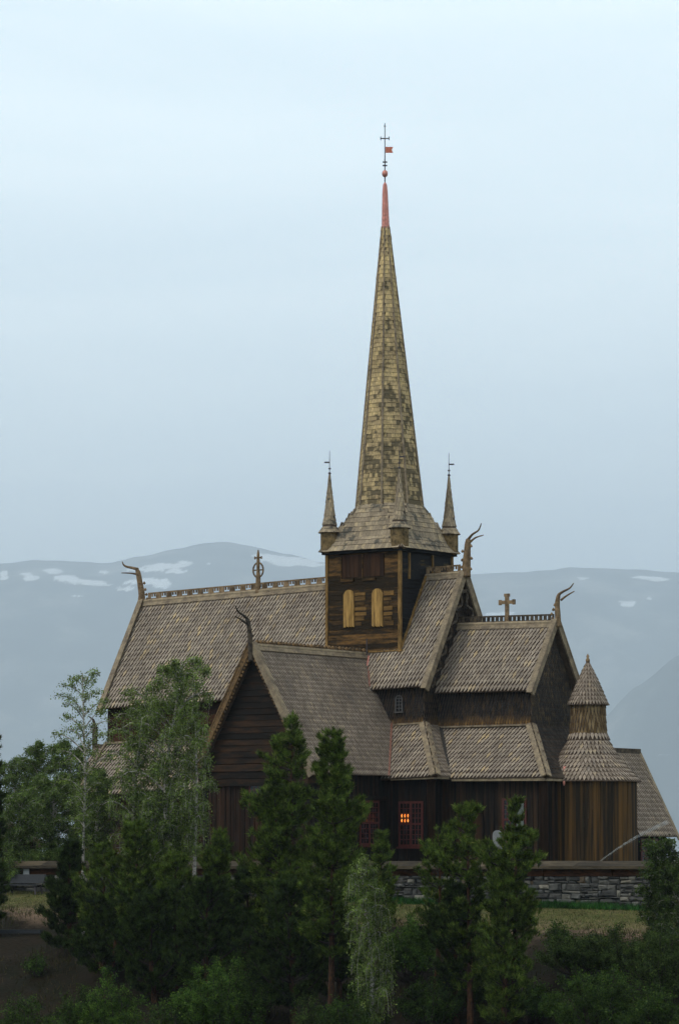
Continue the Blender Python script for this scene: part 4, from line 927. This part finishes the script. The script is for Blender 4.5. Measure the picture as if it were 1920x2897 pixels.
def birch(px, top_py, s, halfw, label, n_leaves=16000, mat='birch', seed=3, crown0=.2, limbs=16, weep=.6, size=.065, rt=.10, name='birch_tree', group='birches around the church', lean=0., width_pow=.6, sub=7, stems=1):
    global RS; RS = np.random.RandomState(seed); rnd = random.Random(seed)
    o, h = put(name, px, top_py, s, label, 'tree', group); R = halfw/FPX*put.s; tr = MB(); L_ = []
    for st in range(stems):
        sx = rnd.uniform(-.4, .4)*(stems > 1); hs = h*(1 if st == 0 else rnd.uniform(.75, .95)); ph = rnd.uniform(0, 6)
        dirv = Vector((math.cos(ph), math.sin(ph), 0))*(R*.45 if st else 0)
        path = lambda z: Vector((sx*z/hs+.18*math.sin(z*.6+ph), .18*math.sin(z*.5+ph*2), z)) + RT*lean*(z/hs)**1.5 + dirv*(z/hs)
        tr.tube([path(hs*i/14) for i in range(15)], [rt*(1-.9*i/14)/(1+.3*st)+.008 for i in range(15)], 7)
        lb = int(limbs*1.6)
        for b in range(lb):
            u = (b+rnd.random())/lb; z = hs*(crown0+(1-crown0)*u*.97); a = b*2.4+rnd.uniform(-.5, .5)
            L = R*(math.sin(PI*min(1, .12+.88*(1-u)))**width_pow)*rnd.uniform(.65, 1.1)/(1 if stems == 1 else 1.5)+.15; A = Vector((math.cos(a), math.sin(a), 0)); P0 = path(z); pts = []
            for i in range(6): f = i/5; pts.append(P0+A*L*f*(.95-.15*f)+Vector((0,0,L*(1.15*f-.62*f*f-weep*.35*f*f))))
            tr.tube(pts, [(.012+.014*L)*(1-.8*i/5) for i in range(6)], 4)
            for q in range(sub+4):
                f = rnd.uniform(.08, 1)**.8*5; i0 = min(4, int(f)); p = pts[i0].lerp(pts[i0+1], f-i0); a2 = rnd.uniform(0, 6.28); l2 = (.45+.32*L)*rnd.uniform(.5, 1.3)*(1-.3*u)
                d2 = Vector((math.cos(a2), math.sin(a2), 0))*.55; tw = []
                for i in range(7):
                    g = i/6; tw.append(p+d2*l2*g*(1.2-.5*g)+Vector((0,0,l2*(.35*g-weep*1.5*g*g))))
                tr.tube(tw, [.008*(1-.6*i/6) for i in range(7)], 3); L_.append(np.array([tuple(v) for v in tw]))
    T_ = np.array(L_); n = int(n_leaves*2.4); size *= 1.25; k = RS.randint(0, len(T_), n); f = RS.uniform(.12, 1, n)*6; i0 = np.minimum(5, f.astype(int)); fr = (f-i0)[:, None]
    C = T_[k, i0]*(1-fr)+T_[k, i0+1]*fr; V = leaves(C, size, .09, .9*weep+.2)
    tr.build('trunk', M['bark_w'], o); np_mesh('crown', V, 4, M[mat], o); return o

def bush(px, top_py, s, halfw, label, n=9000, mat='bush', seed=5, size=.07, stems=26, group='bushes on the slope', spread=1.0):
    global RS; RS = np.random.RandomState(seed); rnd = random.Random(seed)
    o, h = put('bush', px, top_py, s, label, 'bush', group); R = halfw/FPX*put.s*1.2; tr = MB(); L_ = []
    for b in range(stems):
        a = rnd.uniform(0, 6.28); rr = R*math.sqrt(rnd.random()); hh = h*(1-.55*(rr/R)**2)*rnd.uniform(.72, 1.0); A = Vector((math.cos(a), math.sin(a), 0)); pts = []
        for i in range(9): f = i/8; pts.append(A*rr*(.15+.85*f**.7)+Vector((rnd.uniform(-.06,.06), rnd.uniform(-.06,.06), hh*f)))
        tr.tube(pts, [.03*(1-.85*i/8)+.004 for i in range(9)], 4)
        for q in range(15):
            f = rnd.uniform(.25, 1)*8; i0 = min(7, int(f)); p = pts[i0].lerp(pts[i0+1], f-i0); a2 = rnd.uniform(0, 6.28); l2 = rnd.uniform(.35, 1.0)*(R*.5+.2)*(1.3-f/8)
            tw = [p+Vector((math.cos(a2), math.sin(a2), 0))*l2*g/5+Vector((0,0,l2*(.75*g/5))) for g in range(6)]; L_.append(np.array([tuple(v) for v in tw]))
        L_.append(np.array([tuple(pts[int(3+i)]) for i in range(6)]))
    T_ = np.array(L_); n = int(n*1.7); size *= 1.1; k = RS.randint(0, len(T_), n); f = RS.uniform(.1, 1, n)*5; i0 = np.minimum(4, f.astype(int)); fr = (f-i0)[:, None]
    C = T_[k, i0]*(1-fr)+T_[k, i0+1]*fr; V = leaves(C, size, .07, -.2); tr.build('stems', M['bark_dark'], o); np_mesh('foliage', V, 4, M[mat], o); return o

# birches
birch(478, 1868, 2700, 150, 'large weeping birch with a broad drooping crown before the west end of the nave', 17500, seed=31, crown0=.28, limbs=34, weep=.75, rt=.14, sub=9, lean=.3)
birch(395, 1945, 2680, 105, 'shorter birch whose crown merges with the left side of the large weeping birch', 6500, seed=32, crown0=.25, limbs=22, weep=.7, sub=8)
birch(555, 2035, 2690, 62, 'small birch with drooping twigs reaching over the transept gable roof edge', 3300, seed=33, crown0=.42, limbs=15, weep=.8, sub=7)
birch(240, 1905, 2660, 105, 'slender open birch with sparse leaves against the hazy mountain', 3300, seed=34, crown0=.35, limbs=24, weep=.25, rt=.07, sub=5, width_pow=1.0)
birch(110, 2118, 178, 100, 'round pale birch behind the wall at the left, left of the slender open birch', 12000, 'birch_dim', seed=35, crown0=.15, limbs=20, weep=.5)
birch(30, 2165, 182, 90, 'hazy birch in the far left thicket beside the dark spruce', 11000, 'birch_dim', seed=36, crown0=.15, limbs=20, weep=.5)
birch(205, 2105, 174, 85, 'birch behind the foot of the slender open birch', 11000, 'birch_dim', seed=37, crown0=.15, limbs=20, weep=.5)
birch(280, 2190, 168, 75, 'low birch growing at the west end wall of the nave', 9000, 'birch_dim', seed=38, crown0=.12, limbs=18, weep=.5)
birch(160, 2210, 165, 95, 'low wide birch above the left end of the churchyard wall', 12000, 'birch_dim', seed=39, crown0=.08, limbs=22, weep=.5)
birch(60, 2270, 163, 85, 'low birch just behind the wall near the round discs', 8000, 'birch_dim', seed=40, crown0=.1, limbs=18, weep=.5)
birch(445, 2245, 2700, 95, 'bushy young birch under the large weeping birch', 8500, 'birch_dim', seed=41, crown0=.1, limbs=24, weep=.6)
birch(525, 2270, 2680, 40, 'narrow young birch beside the red brown transept corner', 3500, 'birch', seed=47, crown0=.2, limbs=16, weep=.6)
birch(1030, 2425, 3000, 62, 'weeping birch with a thin white trunk and hanging twigs in the middle foreground', 7500, 'birch', seed=42, crown0=.2, limbs=20, weep=1.0, rt=.11, sub=8, lean=.1, width_pow=.35)
birch(1865, 2385, 2780, 60, 'young birch covering the right end of the churchyard wall', 9000, 'willow', seed=43, crown0=.1, limbs=22, weep=.35, sub=7)
birch(1925, 2450, 2800, 70, 'leafy birch cut by the right edge of the picture', 8000, 'willow', seed=44, crown0=.1, limbs=20, weep=.4)
# pines
pine(832, 2022, 2760, 105, 'tall pine with a pointed top rising before the transept roof', .14, 2300, seed=51, cone=.75, prof=[(2022,4,4),(2060,15,12),(2100,32,28),(2130,75,30),(2200,97,40),(2290,125,50),(2370,130,60),(2430,105,60),(2550,150,70),(2700,130,70),(2770,60,50)])
pine(936, 2066, 2960, 88, 'tall pine with an orange trunk, right of the pointed pine', .13, 2700, seed=52, cone=.55, rtrunk=.13, prof=[(2066,5,5),(2085,28,18),(2136,45,28),(2204,50,42),(2265,55,65),(2314,60,90),(2363,60,68),(2424,70,80),(2550,80,75),(2650,70,60),(2740,30,30)])
pine(772, 2215, 2780, 56, 'middle sized pine left of the pointed pine, in front of the transept', .2, 1500, seed=53)
pine(1450, 2259, 2930, 72, 'dense pine with a lumpy crown in front of the chancel window', .08, 1700, seed=54, cone=.72, rtrunk=.13, prof=[(2259,4,6),(2296,10,18),(2345,20,20),(2372,30,36),(2396,66,58),(2424,100,60),(2467,95,52),(2516,95,30),(2565,95,60),(2610,80,52),(2635,80,88),(2681,75,42),(2730,60,20),(2800,50,5),(2860,20,5)])
pine(1328, 2280, 2930, 88, 'open crowned pine with bare upper limbs beside the dense lumpy pine', .13, 1150, seed=55, cone=.4, sparse=.6, droop=.05, prof=[(2280,2,4),(2300,8,28),(2330,70,18),(2363,128,10),(2394,92,10),(2424,112,30),(2485,140,35),(2547,115,40),(2577,98,40),(2640,98,50),(2730,90,60),(2820,60,50)])
pine(1228, 2345, 2850, 48, 'small pine leader left of the open crowned pine', .45, 420, seed=56, cone=.6, sparse=.7)
pine(1085, 2368, 2700, 42, 'small slender pine standing before the lit red window', .2, 600, seed=57, cone=.9)
pine(622, 2350, 2720, 46, 'small pale tipped pine before the dark vertical boards of the transept', .1, 1300, seed=58, cone=.85, prof=[(2350,3,3),(2375,13,13),(2418,30,24),(2473,50,40),(2547,72,45),(2650,75,60),(2740,40,40)])
pine(700, 2470, 2760, 66, 'broad low pine between the pale tipped pine and the tall pines', .1, 1900, 'pine_dark', seed=59, cone=.7)
pine(500, 2425, 2800, 66, 'dark pine below the bushy young birch', .1, 2000, seed=60, cone=.65)
pine(385, 2345, 2760, 76, 'large olive green pine at the centre of the left hand group', .1, 2300, seed=61, cone=.6)
pine(290, 2400, 2740, 75, 'pine on the left flank of the left hand group', .1, 1500, seed=62, cone=.7)
pine(202, 2378, 2700, 70, 'almost black pine with a narrow top at the left edge of the tree group', .06, 1700, 'pine_dark', seed=63, cone=.8, prof=[(2378,3,3),(2424,18,25),(2485,52,45),(2577,83,60),(2640,92,70),(2690,70,60),(2760,40,40)])
pine(-22, 2058, 150, 34, 'dark spruce cut off by the left edge of the picture', .1, 1900, 'pine_dark', 'bark_dark', seed=64, cone=.9, droop=.5, name='spruce_tree', group='spruces')
pine(590, 2520, 2850, 100, 'dark pine low on the slope under the pale tipped pine', .12, 2000, 'pine_dark', seed=65, cone=.55)
pine(440, 2560, 2840, 110, 'dark pine low on the slope, lowest of the left hand group', .1, 2200, 'pine_dark', seed=66, cone=.55)
pine(830, 2520, 2900, 105, 'dark pine beneath the two tall pines', .12, 2100, 'pine_dark', seed=67, cone=.5)
pine(310, 2560, 2780, 90, 'dark pine at the foot of the slope beside the brown bank', .1, 1700, 'pine_dark', seed=68, cone=.6)
pine(1290, 2530, 2900, 78, 'dark pine beneath the open crowned pine', .12, 1400, 'pine_dark', seed=69, cone=.5)
pine(1420, 2520, 2950, 62, 'dark pine whose orange trunk foot shows beneath the dense lumpy pine', .12, 1200, seed=70, cone=.45)
pine(960, 2600, 2850, 70, 'dark pine behind the weeping birch trunk', .1, 1300, 'pine_dark', seed=71, cone=.6)
# bushes
bush(600, 2690, 2990, 120, 'rounded light green bush with upright shoots in the bottom foreground', 14000, 'bush_bright', 81)
for i_, (px_, t_) in enumerate(((20, 2395), (95, 2405), (170, 2398), (245, 2400))):
    bush(px_, t_, 162+i_, 60, ('low', 'second low', 'third low', 'fourth low')[i_]+' hazy bush from the left picture edge behind the churchyard wall', 4500, 'birch_dim', 120+i_, group='bushes behind the churchyard wall')
bush(330, 2735, 2980, 95, 'bright green bush left of the rounded light green bush', 8000, 'bush_bright', 82)
bush(60, 2790, 3000, 85, 'very dark bush low on the brown bank in the bottom left corner', 5000, 'bush', 130)
bush(225, 2765, 2960, 60, 'very dark bush on the brown bank left of the bright green bushes', 4000, 'bush', 131)
bush(105, 2690, 2760, 28, 'small dark juniper bush alone on the brown bank', 900, 'bush', 132)
bush(480, 2800, 3020, 80, 'small bush between the two bright foreground bushes', 5000, 'bush', 83)
bush(870, 2805, 3020, 60, 'small olive bush at the foot of the orange pine trunk', 4000, 'willow', 84)
bush(160, 2860, 3020, 70, 'low bright bush in the bottom left corner', 3500, 'bush_bright', 85)
bush(1165, 2585, 2780, 90, 'vivid green bush between the weeping birch and the open crowned pine', 11000, 'bush_bright', 86)
bush(1640, 2640, 2760, 110, 'grey green shrub on the slope below the stone wall', 10000, 'willow', 87)
bush(1760, 2600, 2780, 110, 'olive shrub below the right part of the stone wall', 12000, 'willow', 88)
bush(1880, 2600, 2850, 100, 'large dark shrub at the right edge', 12000, 'willow', 89)
bush(1700, 2720, 2960, 150, 'broad dark shrub in the bottom right foreground', 15000, 'bush', 90)
bush(1500, 2760, 2900, 85, 'low shrub right of the orange trunk foot', 7000, 'bush', 91)
bush(1210, 2740, 2920, 80, 'dark shrub right of the white birch trunk', 7000, 'bush', 92)
bush(1580, 2600, 2690, 35, 'small upright shrub standing in the tan grass', 1500, 'bush', 93)
bush(1860, 2780, 3000, 100, 'dark shrub in the bottom right corner', 9000, 'bush', 94)
bush(700, 2700, 2900, 100, 'dark undergrowth bush behind the rounded light green bush', 8000, 'bush', 95)
bush(1000, 2760, 3000, 90, 'dark undergrowth bush around the foot of the white birch trunk', 7000, 'bush', 96)
bush(1350, 2700, 2850, 80, 'dark undergrowth bush below the open crowned pine', 7000, 'bush', 97)

# grass
def grass(name, n, xr, yr, L, w, mat, seed, dens=None):
    global RS; RS = np.random.RandomState(seed); x = RS.uniform(*xr, n); y = RS.uniform(*yr, n)
    if dens is not None: k = dens(x, y) > RS.uniform(0, 1, n); x = x[k]; y = y[k]
    z = np.array([H(a, b) for a, b in zip(x, y)]); n = len(x); C = np.stack([x, y, z-.02], 1); d = unit(RS.normal(size=(n, 3))*.35+np.array([0, 0, 1.])); ln = L*RS.uniform(.5, 1.3, (n, 1)); a = RS.uniform(0, 6.28, n)
    s = np.stack([np.cos(a), np.sin(a), 0*a], 1)*w; o = np_mesh(name, np.stack([C-s, C+s, C+d*ln], 1).reshape(-1, 3), 3, M[mat]); tag(o, kind='stuff'); return o
o = grass('meadow_grass', 90000, (-20, 34), (-20.5, -14.3), .10, .012, 'grassleaf', 101); tag(o, 'short pale meadow grass at the foot of the stone wall', 'grass')
o = grass('slope_grass', 70000, (-18, 40), (-36, -19.5), .25, .018, 'grass_dry', 102, lambda x, y: .35+.5*np.sin(x*.9)*np.sin(y*.7+x*.3)); tag(o, 'dry tufted grass on the brown slope below the wall', 'grass')
o = grass('tall_grass', 26000, (5, 30), (-15.0, -14.3), .28, .016, 'grass_deep', 103, lambda x, y: .25+.75*(np.sin(x*.7+1)*.5+.5)); tag(o, 'strip of deep green tall grass along the foot of the stone wall', 'grass')
